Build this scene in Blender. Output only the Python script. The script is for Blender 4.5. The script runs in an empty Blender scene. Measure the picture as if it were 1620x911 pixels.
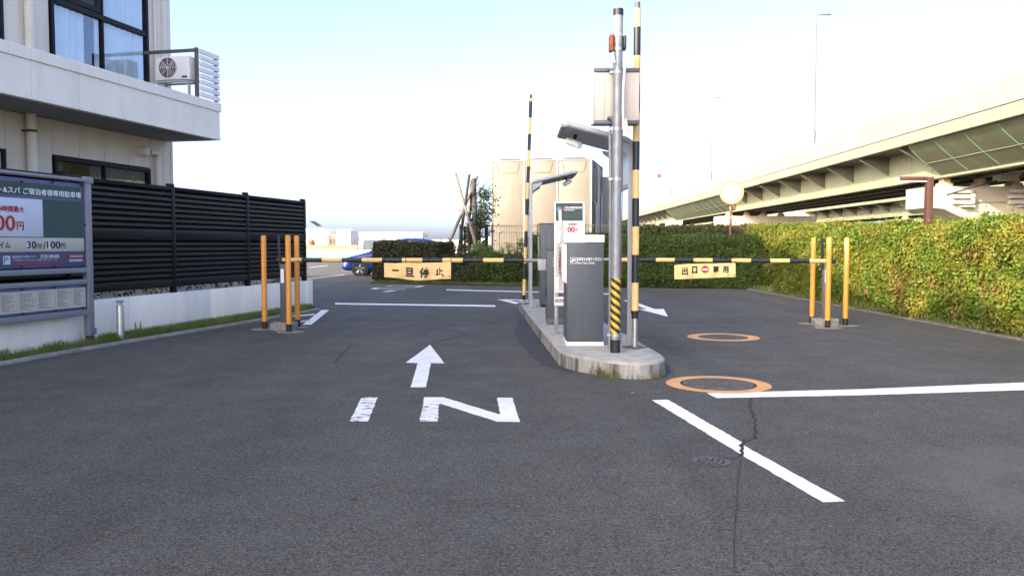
import bpy, bmesh, math, random
import numpy as np
from mathutils import Vector, Matrix
random.seed(7); RNG = np.random.default_rng(7)
S = bpy.context.scene; COL = S.collection; PI = math.pi; R = math.radians

# ---------------- camera, sky, sun, exposure ----------------
H = 1.35; PITCH = math.atan(67.5/1300.0)
cd = bpy.data.cameras.new('camera'); cam = bpy.data.objects.new('camera', cd); COL.objects.link(cam)
cd.sensor_width = 36; cd.lens = 36*1300/1620; cd.clip_start = .05; cd.clip_end = 5000
cam.location = (0, 0, H); cam.rotation_euler = (PI/2-PITCH, 0, 0); S.camera = cam
SUN_E, SUN_AZ = R(22), R(225)
w = bpy.data.worlds.new("World"); S.world = w; w.use_nodes = True
nt = w.node_tree; sk = nt.nodes.new('ShaderNodeTexSky'); sk.sky_type = 'NISHITA'; sk.sun_disc = False
sk.sun_elevation = SUN_E; sk.sun_rotation = SUN_AZ; sk.air_density = .34; sk.dust_density = 3.0; sk.ozone_density = .3; sk.altitude = 0
nt.links.new(sk.outputs[0], nt.nodes['Background'].inputs[0]); nt.nodes['Background'].inputs[1].default_value = .15
sd = bpy.data.lights.new('sun', 'SUN'); sun = bpy.data.objects.new('sun', sd); COL.objects.link(sun)
sd.energy = 2.1; sd.angle = R(.55); sd.color = (1, .86, .66)
sv = Vector((math.sin(SUN_AZ)*math.cos(SUN_E), math.cos(SUN_AZ)*math.cos(SUN_E), math.sin(SUN_E)))
sun.rotation_euler = sv.to_track_quat('Z', 'Y').to_euler()
S.view_settings.view_transform = 'Standard'; S.view_settings.look = 'None'; S.view_settings.gamma = 1
S.view_settings.use_curve_mapping = False; S.view_settings.exposure = 2.5
S.cycles.max_bounces = 7; S.cycles.transparent_max_bounces = 12

# ---------------- photograph to world ----------------
_F = Vector((0, math.cos(PITCH), -math.sin(PITCH))); _U = Vector((0, math.sin(PITCH), math.cos(PITCH)))
def ray(px, py): return _F + Vector(((px-810)/1300, 0, 0)) + _U*((455.5-py)/1300)
def G(px, py, z=0.0):
    d = ray(px, py); t = (z-H)/d.z; return Vector((d.x*t, d.y*t, z))
def AT(px, py, Y):
    d = ray(px, py); t = Y/d.y; return Vector((d.x*t, Y, H+d.z*t))
class Plane:                       # a vertical plane through P running along heading phi (from +Y towards +X)
    def __init__(s, P, phi):
        s.P = Vector((P[0], P[1], 0)); s.phi = phi; s.d = Vector((math.sin(phi), math.cos(phi), 0)); s.n = Vector((math.cos(phi), -math.sin(phi), 0))
    def hit(s, px, py):
        d = ray(px, py); k = s.P.dot(s.n)/d.dot(s.n); q = Vector((0, 0, H))+d*k
        return (q-s.P).dot(s.d), q.z
    def w(s, t, z, out=0.0): return s.P+s.d*t+s.n*out+Vector((0, 0, z))
    def mat(s): # local x = t, local y = into the wall, z up
        return Matrix(((s.d.x, -s.n.x, 0, s.P.x), (s.d.y, -s.n.y, 0, s.P.y), (0, 0, 1, 0), (0, 0, 0, 1)))

# ---------------- materials ----------------
MATS = {}
def mat(name, col, rough=.6, metal=0.0, var=.0, vscale=3.0, bump=0.0, bscale=40.0, spec=.5, dirt=0.0, dcol=(.12, .1, .08), dscale=2.0, stretch=None, coat=0.0, dlo=.52, dhi=.78):
    if name in MATS: return MATS[name]
    m = bpy.data.materials.new(name); m.use_nodes = True; t = m.node_tree; N = t.nodes; L = t.links
    b = N['Principled BSDF']; b.inputs['Roughness'].default_value = rough; b.inputs['Metallic'].default_value = metal
    b.inputs['Specular IOR Level'].default_value = spec; b.inputs['Coat Weight'].default_value = coat
    c = (*col, 1); b.inputs['Base Color'].default_value = c
    tc = N.new('ShaderNodeTexCoord'); src = tc.outputs['Object']
    if stretch:
        mp = N.new('ShaderNodeMapping'); mp.inputs['Scale'].default_value = stretch; L.new(src, mp.inputs[0]); src = mp.outputs[0]
    out = None
    if var > 0:
        n = N.new('ShaderNodeTexNoise'); n.inputs['Scale'].default_value = vscale; n.inputs['Detail'].default_value = 6; L.new(src, n.inputs['Vector'])
        mx = N.new('ShaderNodeMix'); mx.data_type = 'RGBA'
        mx.inputs['A'].default_value = tuple(max(0, x*(1-var)) for x in col)+(1,); mx.inputs['B'].default_value = tuple(min(1, x*(1+var)) for x in col)+(1,)
        rr = N.new('ShaderNodeMapRange'); rr.inputs[1].default_value = .3; rr.inputs[2].default_value = .7
        L.new(n.outputs[0], rr.inputs[0]); L.new(rr.outputs[0], mx.inputs['Factor']); out = mx.outputs['Result']
    if dirt > 0:
        n = N.new('ShaderNodeTexNoise'); n.inputs['Scale'].default_value = dscale; n.inputs['Detail'].default_value = 8; n.inputs['Roughness'].default_value = .65; L.new(src, n.inputs['Vector'])
        rr = N.new('ShaderNodeMapRange'); rr.inputs[1].default_value = dlo; rr.inputs[2].default_value = dhi; rr.inputs[4].default_value = dirt; L.new(n.outputs[0], rr.inputs[0])
        mx = N.new('ShaderNodeMix'); mx.data_type = 'RGBA'; mx.inputs['A'].default_value = c; mx.inputs['B'].default_value = (*dcol, 1)
        if out: L.new(out, mx.inputs['A'])
        L.new(rr.outputs[0], mx.inputs['Factor']); out = mx.outputs['Result']
    if out: L.new(out, b.inputs['Base Color'])
    if bump > 0:
        n = N.new('ShaderNodeTexNoise'); n.inputs['Scale'].default_value = bscale; n.inputs['Detail'].default_value = 5; L.new(src, n.inputs['Vector'])
        bp = N.new('ShaderNodeBump'); bp.inputs['Strength'].default_value = bump; bp.inputs['Distance'].default_value = .01
        L.new(n.outputs[0], bp.inputs['Height']); L.new(bp.outputs[0], b.inputs['Normal'])
    MATS[name] = m; return m

def asphalt_mat():
    m = bpy.data.materials.new('asphalt'); m.use_nodes = True; t = m.node_tree; N = t.nodes; L = t.links
    b = N['Principled BSDF']; b.inputs['Roughness'].default_value = .85; b.inputs['Specular IOR Level'].default_value = .25
    tc = N.new('ShaderNodeTexCoord'); o = tc.outputs['Object']
    def noise(sc, det=4, ro=.55, src=o):
        n = N.new('ShaderNodeTexNoise'); n.inputs['Scale'].default_value = sc; n.inputs['Detail'].default_value = det; n.inputs['Roughness'].default_value = ro; L.new(src, n.inputs['Vector']); return n.outputs[0]
    def rng(s, a, b_, c=0., d=1.):
        r = N.new('ShaderNodeMapRange'); r.inputs[1].default_value = a; r.inputs[2].default_value = b_; r.inputs[3].default_value = c; r.inputs[4].default_value = d; L.new(s, r.inputs[0]); return r.outputs[0]
    def mix(f, A, B, bl='MIX'):
        x = N.new('ShaderNodeMix'); x.data_type = 'RGBA'; x.blend_type = bl
        for k, v in (('Factor', f), ('A', A), ('B', B)):
            if isinstance(v, (tuple, float)): x.inputs[k].default_value = v
            else: L.new(v, x.inputs[k])
        return x.outputs['Result']
    big = rng(noise(.35, 5), .3, .72); mid = rng(noise(2.2, 6, .6), .3, .7)
    mp = N.new('ShaderNodeMapping'); mp.inputs['Scale'].default_value = (1.3, .16, 1); L.new(o, mp.inputs[0])
    streak = rng(noise(1.0, 5, .6, mp.outputs[0]), .35, .7)
    c = mix(big, (.074, .073, .065, 1), (.110, .107, .093, 1))
    c = mix(rng(mid, 0, 1, 0, .55), c, (.066, .063, .058, 1))
    c = mix(rng(streak, 0, 1, 0, .5), c, (.132, .127, .112, 1))
    c = mix(1.0, c, mix(rng(noise(38, 5, .7), .32, .68), (.72, .72, .73, 1), (1.28, 1.28, 1.27, 1)), 'MULTIPLY')
    v = N.new('ShaderNodeTexVoronoi'); v.inputs['Scale'].default_value = 150; L.new(o, v.inputs['Vector'])
    sep = N.new('ShaderNodeSeparateColor'); L.new(v.outputs['Color'], sep.inputs[0])
    c = mix(rng(sep.outputs[0], 0, 1, .2, 1.8), (0, 0, 0, 1), c, 'MIX') if False else mix(1.0, c, mix(sep.outputs[0], (.36, .36, .37, 1), (1.68, 1.66, 1.62, 1)), 'MULTIPLY')
    c = mix(rng(sep.outputs[1], .975, .995, 0, .6), c, (.26, .25, .23, 1))
    c = mix(rng(noise(160, 2), .66, .8, 0, .7), c, (.018, .018, .02, 1))
    # worn, dusty depression near the right foreground
    vm = N.new('ShaderNodeVectorMath'); vm.operation = 'DISTANCE'; wp = N.new('ShaderNodeVectorMath'); wp.operation = 'MULTIPLY_ADD'
    L.new(o, wp.inputs[0]); wp.inputs[1].default_value = (1, .75, 1); wp.inputs[2].default_value = (0, 0, 0); L.new(wp.outputs[0], vm.inputs[0]); vm.inputs[1].default_value = (3.05, 3.35, 0)
    a1 = N.new('ShaderNodeMath'); a1.operation = 'MULTIPLY_ADD'; L.new(noise(3.5, 5), a1.inputs[0]); a1.inputs[1].default_value = .5; L.new(vm.outputs['Value'], a1.inputs[2])
    ring = N.new('ShaderNodeMath'); ring.operation = 'MULTIPLY'; L.new(rng(a1.outputs[0], .35, .62), ring.inputs[0]); L.new(rng(a1.outputs[0], .75, 1.15, 1, 0), ring.inputs[1])
    c = mix(rng(ring.outputs[0], 0, 1, 0, .4), c, (.16, .152, .142, 1))
    L.new(c, b.inputs['Base Color'])
    h = N.new('ShaderNodeMath'); h.operation = 'MULTIPLY_ADD'; L.new(noise(110, 3), h.inputs[0]); h.inputs[1].default_value = .6; L.new(v.outputs['Distance'], h.inputs[2])
    bp = N.new('ShaderNodeBump'); bp.inputs['Strength'].default_value = .8; bp.inputs['Distance'].default_value = .007; L.new(h.outputs[0], bp.inputs['Height']); L.new(bp.outputs[0], b.inputs['Normal'])
    L.new(rng(mid, 0, 1, .7, .9), b.inputs['Roughness'])
    return m

def paint_mat(name, col, wear, scale=(14, 60, 14), lo=.56, hi=.6, grain=1.0):
    """Road paint; wear lets the asphalt below show through in chips."""
    m = bpy.data.materials.new(name); m.use_nodes = True; t = m.node_tree; N = t.nodes; L = t.links
    b = N['Principled BSDF']; b.inputs['Roughness'].default_value = .62
    tc = N.new('ShaderNodeTexCoord')
    n0 = N.new('ShaderNodeTexNoise'); n0.inputs['Scale'].default_value = 4; n0.inputs['Detail'].default_value = 8; L.new(tc.outputs['Object'], n0.inputs['Vector'])
    mx = N.new('ShaderNodeMix'); mx.data_type = 'RGBA'; mx.inputs['A'].default_value = tuple(x*.84 for x in col)+(1,); mx.inputs['B'].default_value = (*col, 1)
    r0 = N.new('ShaderNodeMapRange'); r0.inputs[1].default_value = .3; r0.inputs[2].default_value = .6; L.new(n0.outputs[0], r0.inputs[0]); L.new(r0.outputs[0], mx.inputs['Factor']); L.new(mx.outputs['Result'], b.inputs['Base Color'])
    mp = N.new('ShaderNodeMapping'); mp.inputs['Scale'].default_value = scale; L.new(tc.outputs['Object'], mp.inputs[0])
    n = N.new('ShaderNodeTexNoise'); n.inputs['Scale'].default_value = 1; n.inputs['Detail'].default_value = 9; n.inputs['Roughness'].default_value = .75; L.new(mp.outputs[0], n.inputs['Vector'])
    r = N.new('ShaderNodeMapRange'); r.inputs[1].default_value = lo; r.inputs[2].default_value = hi; r.inputs[4].default_value = wear; L.new(n.outputs[0], r.inputs[0])
    tr = N.new('ShaderNodeBsdfTransparent'); ms = N.new('ShaderNodeMixShader'); L.new(r.outputs[0], ms.inputs[0]); L.new(b.outputs[0], ms.inputs[1]); L.new(tr.outputs[0], ms.inputs[2])
    L.new(ms.outputs[0], N['Material Output'].inputs[0])
    bp = N.new('ShaderNodeBump'); bp.inputs['Strength'].default_value = .3; bp.inputs['Distance'].default_value = .004
    n2 = N.new('ShaderNodeTexNoise'); n2.inputs['Scale'].default_value = 130; L.new(tc.outputs['Object'], n2.inputs['Vector']); L.new(n2.outputs[0], bp.inputs['Height']); L.new(bp.outputs[0], b.inputs['Normal'])
    return m

def leaf_mat(name, c0, c1, c2, scale=1.3, trans=.35, red=None, red_amt=0.0):
    m = bpy.data.materials.new(name); m.use_nodes = True; t = m.node_tree; N = t.nodes; L = t.links
    b = N['Principled BSDF']; b.inputs['Roughness'].default_value = .5; b.inputs['Specular IOR Level'].default_value = .32
    at = N.new('ShaderNodeAttribute'); at.attribute_name = 'tint'
    tc = N.new('ShaderNodeTexCoord'); n = N.new('ShaderNodeTexNoise'); n.inputs['Scale'].default_value = scale; n.inputs['Detail'].default_value = 3; L.new(tc.outputs['Object'], n.inputs['Vector'])
    def mix(f, A, B):
        x = N.new('ShaderNodeMix'); x.data_type = 'RGBA'
        for k, v in (('Factor', f), ('A', A), ('B', B)):
            if isinstance(v, (tuple, float)): x.inputs[k].default_value = v
            else: L.new(v, x.inputs[k])
        return x.outputs['Result']
    def rng(s, a, b_, c=0., d=1.):
        r = N.new('ShaderNodeMapRange'); r.inputs[1].default_value = a; r.inputs[2].default_value = b_; r.inputs[3].default_value = c; r.inputs[4].default_value = d; L.new(s, r.inputs[0]); return r.outputs[0]
    c = mix(at.outputs['Fac'], (*c0, 1), (*c1, 1)); c = mix(rng(n.outputs[0], .42, .66), c, (*c2, 1))
    if red:
        n2 = N.new('ShaderNodeTexNoise'); n2.inputs['Scale'].default_value = 1.9; n2.inputs['Detail'].default_value = 4; mp = N.new('ShaderNodeMapping'); mp.inputs['Location'].default_value = (7, 3, 1); L.new(tc.outputs['Object'], mp.inputs[0]); L.new(mp.outputs[0], n2.inputs['Vector'])
        c = mix(rng(n2.outputs[0], .56, .68, 0, red_amt), c, (*red, 1))
    L.new(c, b.inputs['Base Color'])
    tl = N.new('ShaderNodeBsdfTranslucent'); L.new(c, tl.inputs[0]); ms = N.new('ShaderNodeMixShader'); ms.inputs[0].default_value = trans
    L.new(b.outputs[0], ms.inputs[1]); L.new(tl.outputs[0], ms.inputs[2]); L.new(ms.outputs[0], N['Material Output'].inputs[0])
    return m

def glass_mat(name, tint=(.90, .94, .96), refl=.06, dark=(.02, .025, .03), trans=.6):
    m = bpy.data.materials.new(name); m.use_nodes = True; t = m.node_tree; N = t.nodes; L = t.links
    tr = N.new('ShaderNodeBsdfTransparent'); tr.inputs[0].default_value = (*tint, 1)
    gl = N.new('ShaderNodeBsdfGlossy'); gl.inputs['Roughness'].default_value = .01; gl.inputs[0].default_value = (.9, .94, 1, 1)
    lw0 = N.new('ShaderNodeLayerWeight'); lw0.inputs[0].default_value = .5; lw = N.new('ShaderNodeMath'); lw.operation = 'POWER'; L.new(lw0.outputs['Facing'], lw.inputs[0]); lw.inputs[1].default_value = 4.0
    mr = N.new('ShaderNodeMapRange'); mr.inputs[3].default_value = refl; mr.inputs[4].default_value = 1.0; L.new(lw.outputs[0], mr.inputs[0])
    ms = N.new('ShaderNodeMixShader'); L.new(mr.outputs[0], ms.inputs[0]); L.new(tr.outputs[0], ms.inputs[1]); L.new(gl.outputs[0], ms.inputs[2])
    L.new(ms.outputs[0], N['Material Output'].inputs[0]); return m

# ---------------- mesh builder ----------------
class MB:
    def __init__(s): s.bm = bmesh.new()
    def box(s, x0, x1, y0, y1, z0, z1, bev=0.0, M=None):
        bm = s.bm if bev == 0 else bmesh.new()
        r = bmesh.ops.create_cube(bm, size=1)
        for v in r['verts']: v.co = Vector(((x0+x1)/2+v.co.x*(x1-x0), (y0+y1)/2+v.co.y*(y1-y0), (z0+z1)/2+v.co.z*(z1-z0)))
        if bev:
            bmesh.ops.bevel(bm, geom=bm.edges[:], offset=bev, segments=2, affect='EDGES', profile=.5)
            s._merge(bm, M)
        elif M is not None:
            for v in r['verts']: v.co = M @ v.co
        return s
    def _merge(s, bm, M=None):
        me = bpy.data.meshes.new('tmp'); bm.to_mesh(me); bm.free()
        if M is not None: me.transform(M)
        s.bm.from_mesh(me); bpy.data.meshes.remove(me)
    def tube(s, pts, rad, seg=10, caps=True):
        pts = [Vector(p) for p in pts]; rad = rad if isinstance(rad, (list, tuple)) else [rad]*len(pts); rings = []; prev = None
        for i, p in enumerate(pts):
            a = pts[min(i+1, len(pts)-1)]-pts[max(i-1, 0)]; a.normalize()
            if prev is None: u = a.orthogonal().normalized()
            else:
                u = prev-a*prev.dot(a)
                u = u.normalized() if u.length > 1e-6 else a.orthogonal().normalized()
            prev = u; v = a.cross(u)
            rings.append([s.bm.verts.new(p+(u*math.cos(2*PI*k/seg)+v*math.sin(2*PI*k/seg))*rad[i]) for k in range(seg)])
        for A, B in zip(rings, rings[1:]):
            for k in range(seg): s.bm.faces.new((A[k], A[(k+1) % seg], B[(k+1) % seg], B[k]))
        if caps: s.bm.faces.new(rings[0][::-1]); s.bm.faces.new(rings[-1])
        return s
    def lathe(s, prof, c=(0, 0, 0), seg=20, axis='z', caps=True):
        c = Vector(c); rings = []
        for r, h in prof:
            ring = []
            for k in range(seg):
                a = 2*PI*k/seg; q = (r*math.cos(a), r*math.sin(a), h)
                if axis == 'y': q = (q[0], h, q[1])
                if axis == 'x': q = (h, q[0], q[1])
                ring.append(s.bm.verts.new(c+Vector(q)))
            rings.append(ring)
        for A, B in zip(rings, rings[1:]):
            for k in range(seg): s.bm.faces.new((A[k], A[(k+1) % seg], B[(k+1) % seg], B[k]))
        if caps:
            s.bm.faces.new(rings[0][::-1]); s.bm.faces.new(rings[-1])
        return s
    def poly(s, pts):
        s.bm.faces.new([s.bm.verts.new(Vector(p)) for p in pts]); return s
    def prism(s, pts, vec):
        vec = Vector(vec); A = [s.bm.verts.new(Vector(p)) for p in pts]; B = [s.bm.verts.new(Vector(p)+vec) for p in pts]; n = len(A)
        s.bm.faces.new(A[::-1]); s.bm.faces.new(B)
        for k in range(n): s.bm.faces.new((A[k], A[(k+1) % n], B[(k+1) % n], B[k]))
        return s
    def quadstrip(s, rows):
        V = [[s.bm.verts.new(Vector(p)) for p in r] for r in rows]
        for a, b in zip(V, V[1:]):
            for k in range(len(a)-1): s.bm.faces.new((a[k], a[k+1], b[k+1], b[k]))
        return s
    def build(s, name, m, parent=None, smooth=40, bevel=0.0, xf=None, keep=False):
        bm = s.bm
        if bevel: bmesh.ops.bevel(bm, geom=[e for e in bm.edges if len(e.link_faces) == 2 and e.calc_face_angle(0) > .5], offset=bevel, segments=2, affect='EDGES', profile=.5)
        bmesh.ops.recalc_face_normals(bm, faces=bm.faces)
        if xf is not None: bm.transform(xf)
        me = bpy.data.meshes.new(name); bm.to_mesh(me); bm.free()
        me.materials.append(m)
        if smooth: me.shade_smooth(); me.set_sharp_from_angle(angle=R(smooth))
        return link(name, me, parent)
def link(name, me, parent=None):
    o = bpy.data.objects.new(name, me); COL.objects.link(o)
    if parent is not None: o.parent = parent
    return o
def tag(o, label=None, cat=None, group=None, kind=None):
    if label: o['label'] = label
    if cat: o['category'] = cat
    if group: o['group'] = group
    if kind: o['kind'] = kind
    return o
def thing(name, label, cat, loc=(0, 0, 0), rz=0, group=None, M=None):
    o = bpy.data.objects.new(name, None); COL.objects.link(o); o.empty_display_size = .1
    if M is not None: o.matrix_world = M
    else: o.location = loc; o.rotation_euler = (0, 0, rz)
    return tag(o, label, cat, group)
def kids(o): return [c for c in bpy.data.objects if c.parent == o]
def dup(o, loc=None, rz=None, label=None, parent=None):
    c = o.copy(); COL.objects.link(c)
    if parent is not None: c.parent = parent
    for ch in kids(o): dup(ch, parent=c)
    if loc is not None: c.location = loc
    if rz is not None: c.rotation_euler = (0, 0, rz)
    if label: c['label'] = label
    return c
def text_mesh(txt, bold=0.0):
    c = bpy.data.curves.new('lettering', 'FONT'); c.body = txt; c.size = 1; c.offset = bold; c.extrude = 0.0; c.resolution_u = 3
    o = bpy.data.objects.new('lettering', c); COL.objects.link(o)
    me = bpy.data.meshes.new_from_object(o.evaluated_get(bpy.context.evaluated_depsgraph_get()))
    bpy.data.objects.remove(o); bpy.data.curves.remove(c); return me
def lettering(txt, x0, x1, z0, z1, y, m, parent, bold=0.0, keep=True, flip=1, name='lettering', heavy=0.0):
    """Flat lettering fitted to a box of its parent's x and z, standing at local y; heavy thickens strokes by repeated offset copies."""
    me = text_mesh(txt, bold); co = np.array([v.co[:] for v in me.vertices]); lo, hi = co.min(0), co.max(0)
    sx = (x1-x0)/(hi[0]-lo[0]); sz = (z1-z0)/(hi[1]-lo[1])
    bm = bmesh.new()
    offs = [(0, 0)] if not heavy else [(0, 0), (heavy, 0), (-heavy, 0), (0, heavy*.7), (0, -heavy*.7)]
    for k, (ox, oz) in enumerate(offs):
        mm = me.copy()
        mm.transform(Matrix(((sx, 0, 0, x0-lo[0]*sx+ox), (0, 0, 0, y-flip*.0002*k), (0, sz, 0, z0-lo[1]*sz+oz), (0, 0, 0, 1)))); bm.from_mesh(mm); bpy.data.meshes.remove(mm)
    bpy.data.meshes.remove(me)
    me = bpy.data.meshes.new(name); bm.to_mesh(me); bm.free(); me.materials.append(m)
    return link(name, me, parent)
# ---------------- shared materials ----------------
M_ASPH = asphalt_mat()
M_WPAINT = paint_mat('white_road_paint', (.90, .89, .86), .9, (9, 14, 9), .62, .68)
M_WORN = paint_mat('worn_road_paint', (.90, .89, .86), 1.0, (6, 15, 6), .535, .565)
M_FADED = paint_mat('faded_road_paint', (.55, .56, .57), 1.0, (9, 14, 9), .50, .62)
M_OPAINT = paint_mat('orange_road_paint', (.74, .36, .10), .8, (8, 10, 8), .64, .72)
M_CONC = mat('concrete', (.36, .35, .32), .9, var=.22, vscale=6, bump=.4, bscale=60, dirt=.55, dcol=(.13, .12, .10), dscale=5)
M_CONCSIDE = mat('stained_concrete', (.34, .33, .30), .92, var=.2, vscale=5, bump=.5, bscale=50, dirt=1.0, dcol=(.075, .068, .055), dscale=1.0, stretch=(6, 6, 1.1), dlo=.43, dhi=.62)
M_KERB = mat('kerb_concrete', (.26, .26, .25), .9, var=.25, vscale=9, bump=.3)
M_WWALL = mat('white_wall_paint', (.92, .86, .77), .7, var=.06, vscale=1.2, bump=.08, bscale=25, dirt=.22, dcol=(.42, .38, .30), dscale=1.6, stretch=(2.5, 2.5, .5))
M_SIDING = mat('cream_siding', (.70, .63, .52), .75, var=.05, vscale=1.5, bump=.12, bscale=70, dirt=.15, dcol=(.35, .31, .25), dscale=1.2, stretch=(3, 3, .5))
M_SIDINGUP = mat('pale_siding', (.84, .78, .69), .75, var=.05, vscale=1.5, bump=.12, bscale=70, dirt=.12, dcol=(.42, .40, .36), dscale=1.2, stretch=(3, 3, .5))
M_LEDGE = mat('balcony_panel', (.93, .87, .77), .7, var=.04, vscale=1.4, bump=.06, bscale=30, dirt=.25, dcol=(.42, .40, .36), dscale=2, stretch=(2.5, 2.5, .7))
M_SOFFIT = mat('soffit_board', (.30, .30, .30), .8, var=.06)
M_PIPE = mat('cream_pipe', (.70, .65, .55), .45, var=.05)
M_BLACKAL = mat('black_aluminium', (.007, .0065, .0065), .55, var=.2, vscale=8, spec=.22)
M_BLACKMATT = mat('black_plastic', (.012, .012, .013), .55)
M_SLAT = mat('dark_brown_slat', (.0075, .0062, .006), .40, var=.25, vscale=4, spec=.45)
M_GREYSTEEL = mat('grey_painted_steel', (.36, .375, .39), .45, var=.08, vscale=5, dirt=.25, dcol=(.2, .19, .18), dscale=6)
M_GALV = mat('galvanised_steel', (.25, .265, .28), .45, .3, var=.14, vscale=14, dirt=.2, dcol=(.25, .24, .22), dscale=9)
M_CABINET = mat('slate_grey_cabinet', (.066, .077, .089), .5, var=.05, vscale=1.4, bump=.03, bscale=120, dirt=.22, dcol=(.21, .22, .23), dscale=3.5, stretch=(4, 4, .6))
M_WHITE = mat('white_plastic', (.84, .81, .77), .45, var=.03)
M_DARK = mat('dark_interior', (.015, .016, .018), .9)
M_CURTAIN = mat('curtain_cloth', (.72, .74, .76), .9, var=.05)
M_GLASS = glass_mat('window_glass')
M_STAIN = mat('stainless_steel', (.50, .49, .47), .35, .75, var=.1, vscale=20)
M_SOIL = mat('brown_soil', (.075, .058, .042), .95, var=.35, vscale=12, bump=.8, bscale=30)
M_YEL = mat('yellow_stripe_paint', (.82, .54, .20), .5, var=.08, vscale=10, dirt=.2, dcol=(.4, .28, .12), dscale=8)
M_BLKSTR = mat('black_stripe_paint', (.016, .017, .02), .45, var=.2, vscale=10)
M_BLACKINK = mat('black_lettering', (.012, .012, .014), .6)
M_REDINK = mat('red_lettering', (.40, .022, .028), .6)
M_WHITEINK = mat('white_lettering', (.80, .80, .80), .6)
M_BLUEINK = mat('blue_lettering', (.03, .09, .35), .6)
M_RUST = mat('rusty_brown_steel', (.14, .055, .032), .7, var=.3, vscale=10)

# ---------------- ground ----------------
gm = mat('far_ground', (.15, .13, .095), .95, var=.2, vscale=.05, bump=.2, bscale=3)
b = MB(); b.poly([(-2500, -900, -.06), (2500, -900, -.06), (2500, 3500, -.06), (-2500, 3500, -.06)])
tag(b.build('ground', gm), kind='structure')
b = MB(); b.poly([(-70, -18, 0), (7.2, -18, 0), (7.2, 25.3, 0), (9.0, 27.2, 0), (9.0, 75, 0), (-70, 75, 0)])
tag(b.build('asphalt_lot', M_ASPH), kind='structure')
for x0, x1, y0, y1, n in ((9.0, 30, -18, 140, 'service_road'),):
    b = MB(); b.poly([(10.2, y0, -.02), (x1+20, y0, -.02), (x1+20, y1, -.02), (10.2, y1, -.02)]); tag(b.build(n, mat('pale_road', (.105, .10, .092), .9, var=.15, vscale=.6)), kind='structure')

def ragged(P, step=.045, j=.0035):
    out = []
    for a, b_ in zip(P, P[1:]+P[:1]):
        n = max(1, min(120, int((b_-a).length/step))); out.append(a)
        for k in range(1, n): q = a.lerp(b_, k/n); out.append(q+Vector((random.uniform(-j, j), random.uniform(-j, j), 0)))
    return out
def marking(name, label, polys, m, z=.004, group=None, cat='road marking'):
    """A painted marking: each polygon is given in photograph pixels and laid on the asphalt."""
    t = MB(); c = G(*polys[0][0], 0); c.z = z
    for p in polys: t.poly(ragged([G(x, y, 0)-Vector((c.x, c.y, 0)) for x, y in p]))
    o = t.build(name, m, smooth=0); o.location = c
    return tag(o, label, cat, group)
marking('painted_letter', 'worn white letter I painted on the asphalt, bars chipped through', [[(572.5, 628.7), (597.7, 628.7), (582.3, 667), (553, 667)]], M_WORN)
o = thing('painted_letter', 'white letter N painted on the asphalt with a chipped left leg', 'road marking', G(740, 648))
def part_marking(par, name, polys, m, z):
    t = MB()
    for p in polys: t.poly(ragged([G(x, y, 0)-par.location+Vector((0, 0, z)) for x, y in p]))
    return t.build(name, m, par, smooth=0)
part_marking(o, 'left_leg', [[(670, 638), (694, 640), (692.7, 667), (663.8, 667)]], M_WORN, .004)
part_marking(o, 'diagonal', [[(670.7, 628.7), (701.5, 628.7), (791.4, 656.4), (786.1, 629.5), (810.7, 629.5), (822.6, 668), (786.5, 667.5), (697.3, 639), (694, 640), (670, 638)]], M_WPAINT, .004)
marking('painted_arrow', 'white straight arrow painted above the letters IN on the asphalt', [[(680.5, 545.6), (703.2, 575), (682, 574.6), (673.8, 613), (649.5, 613), (661, 574.6), (641.7, 574)]], M_WPAINT)
marking('painted_line', 'white diagonal line ending in the foreground, broken by a crack', [[(1031, 633), (1056.5, 632.5), (1174.5, 700.5), (1171.5, 707), (1173, 713), (1172.5, 719.5)], [(1177, 705), (1187, 711), (1337, 793.5), (1302, 795), (1174.5, 721)]], M_WPAINT)
marking('painted_line', 'long white line running right from the yellow manhole ring', [[(1118, 622.2), (1360, 616), (1700, 602), (1700, 615), (1360, 625.7), (1133.5, 630)]], M_WPAINT)
marking('painted_line', 'white stop line across the lane beyond the left barrier', [[(530.5, 479.4), (783, 482.9), (784.5, 485.4), (530, 481.6)]], M_WPAINT)
marking('painted_line', 'thin white line below the far hedge behind the left barrier', [[(706, 457.9), (760, 459.4), (858, 461.6), (858, 462.8), (760, 460.7), (706, 459.2)]], M_WPAINT)
marking('painted_hatching', 'white hatching beside the left bollards and grass kerb', [[(508.6, 490.5), (520.7, 490.5), (492.7, 513.8), (478.4, 513.8)], [(463, 499.6), (499, 496.4), (496.5, 498.6), (463, 501.2)], [(474, 508.4), (492, 505.4), (489, 507.6), (474, 509.8)]], M_WPAINT)
marking('painted_wedge', 'white wedge outline at the far nose of the concrete island', [[(786, 473.6), (796, 473.9), (826, 479.5), (818, 481.5)], [(797, 473.6), (829, 474.2), (829, 475.4), (799, 474.8)]], M_WPAINT)
t = MB(); ptsA = []
t0 = MB(); AR = thing('painted_arrow', 'white arrow on the right lane pointing towards the camera', 'road marking', (2.93, 15.5, 0))
for nm, ps in (('arrow_head', [(0.02, 0), (-.27, 1.85), (-.02, 1.78), (.1, 1.8), (.29, 1.9)]), ('arrow_shaft', [(-.09, 1.8), (.09, 1.8), (-.02, 4.6), (-.2, 4.6)])):
    t = MB(); t.poly([(x, y, .004) for x, y in ps]); t.build(nm, M_WPAINT, AR, smooth=0)
marking('painted_line', 'short white line end seen right of the ticket machine', [[(953, 464), (964, 464.6), (964, 466), (953, 465.6)]], M_WPAINT)
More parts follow.
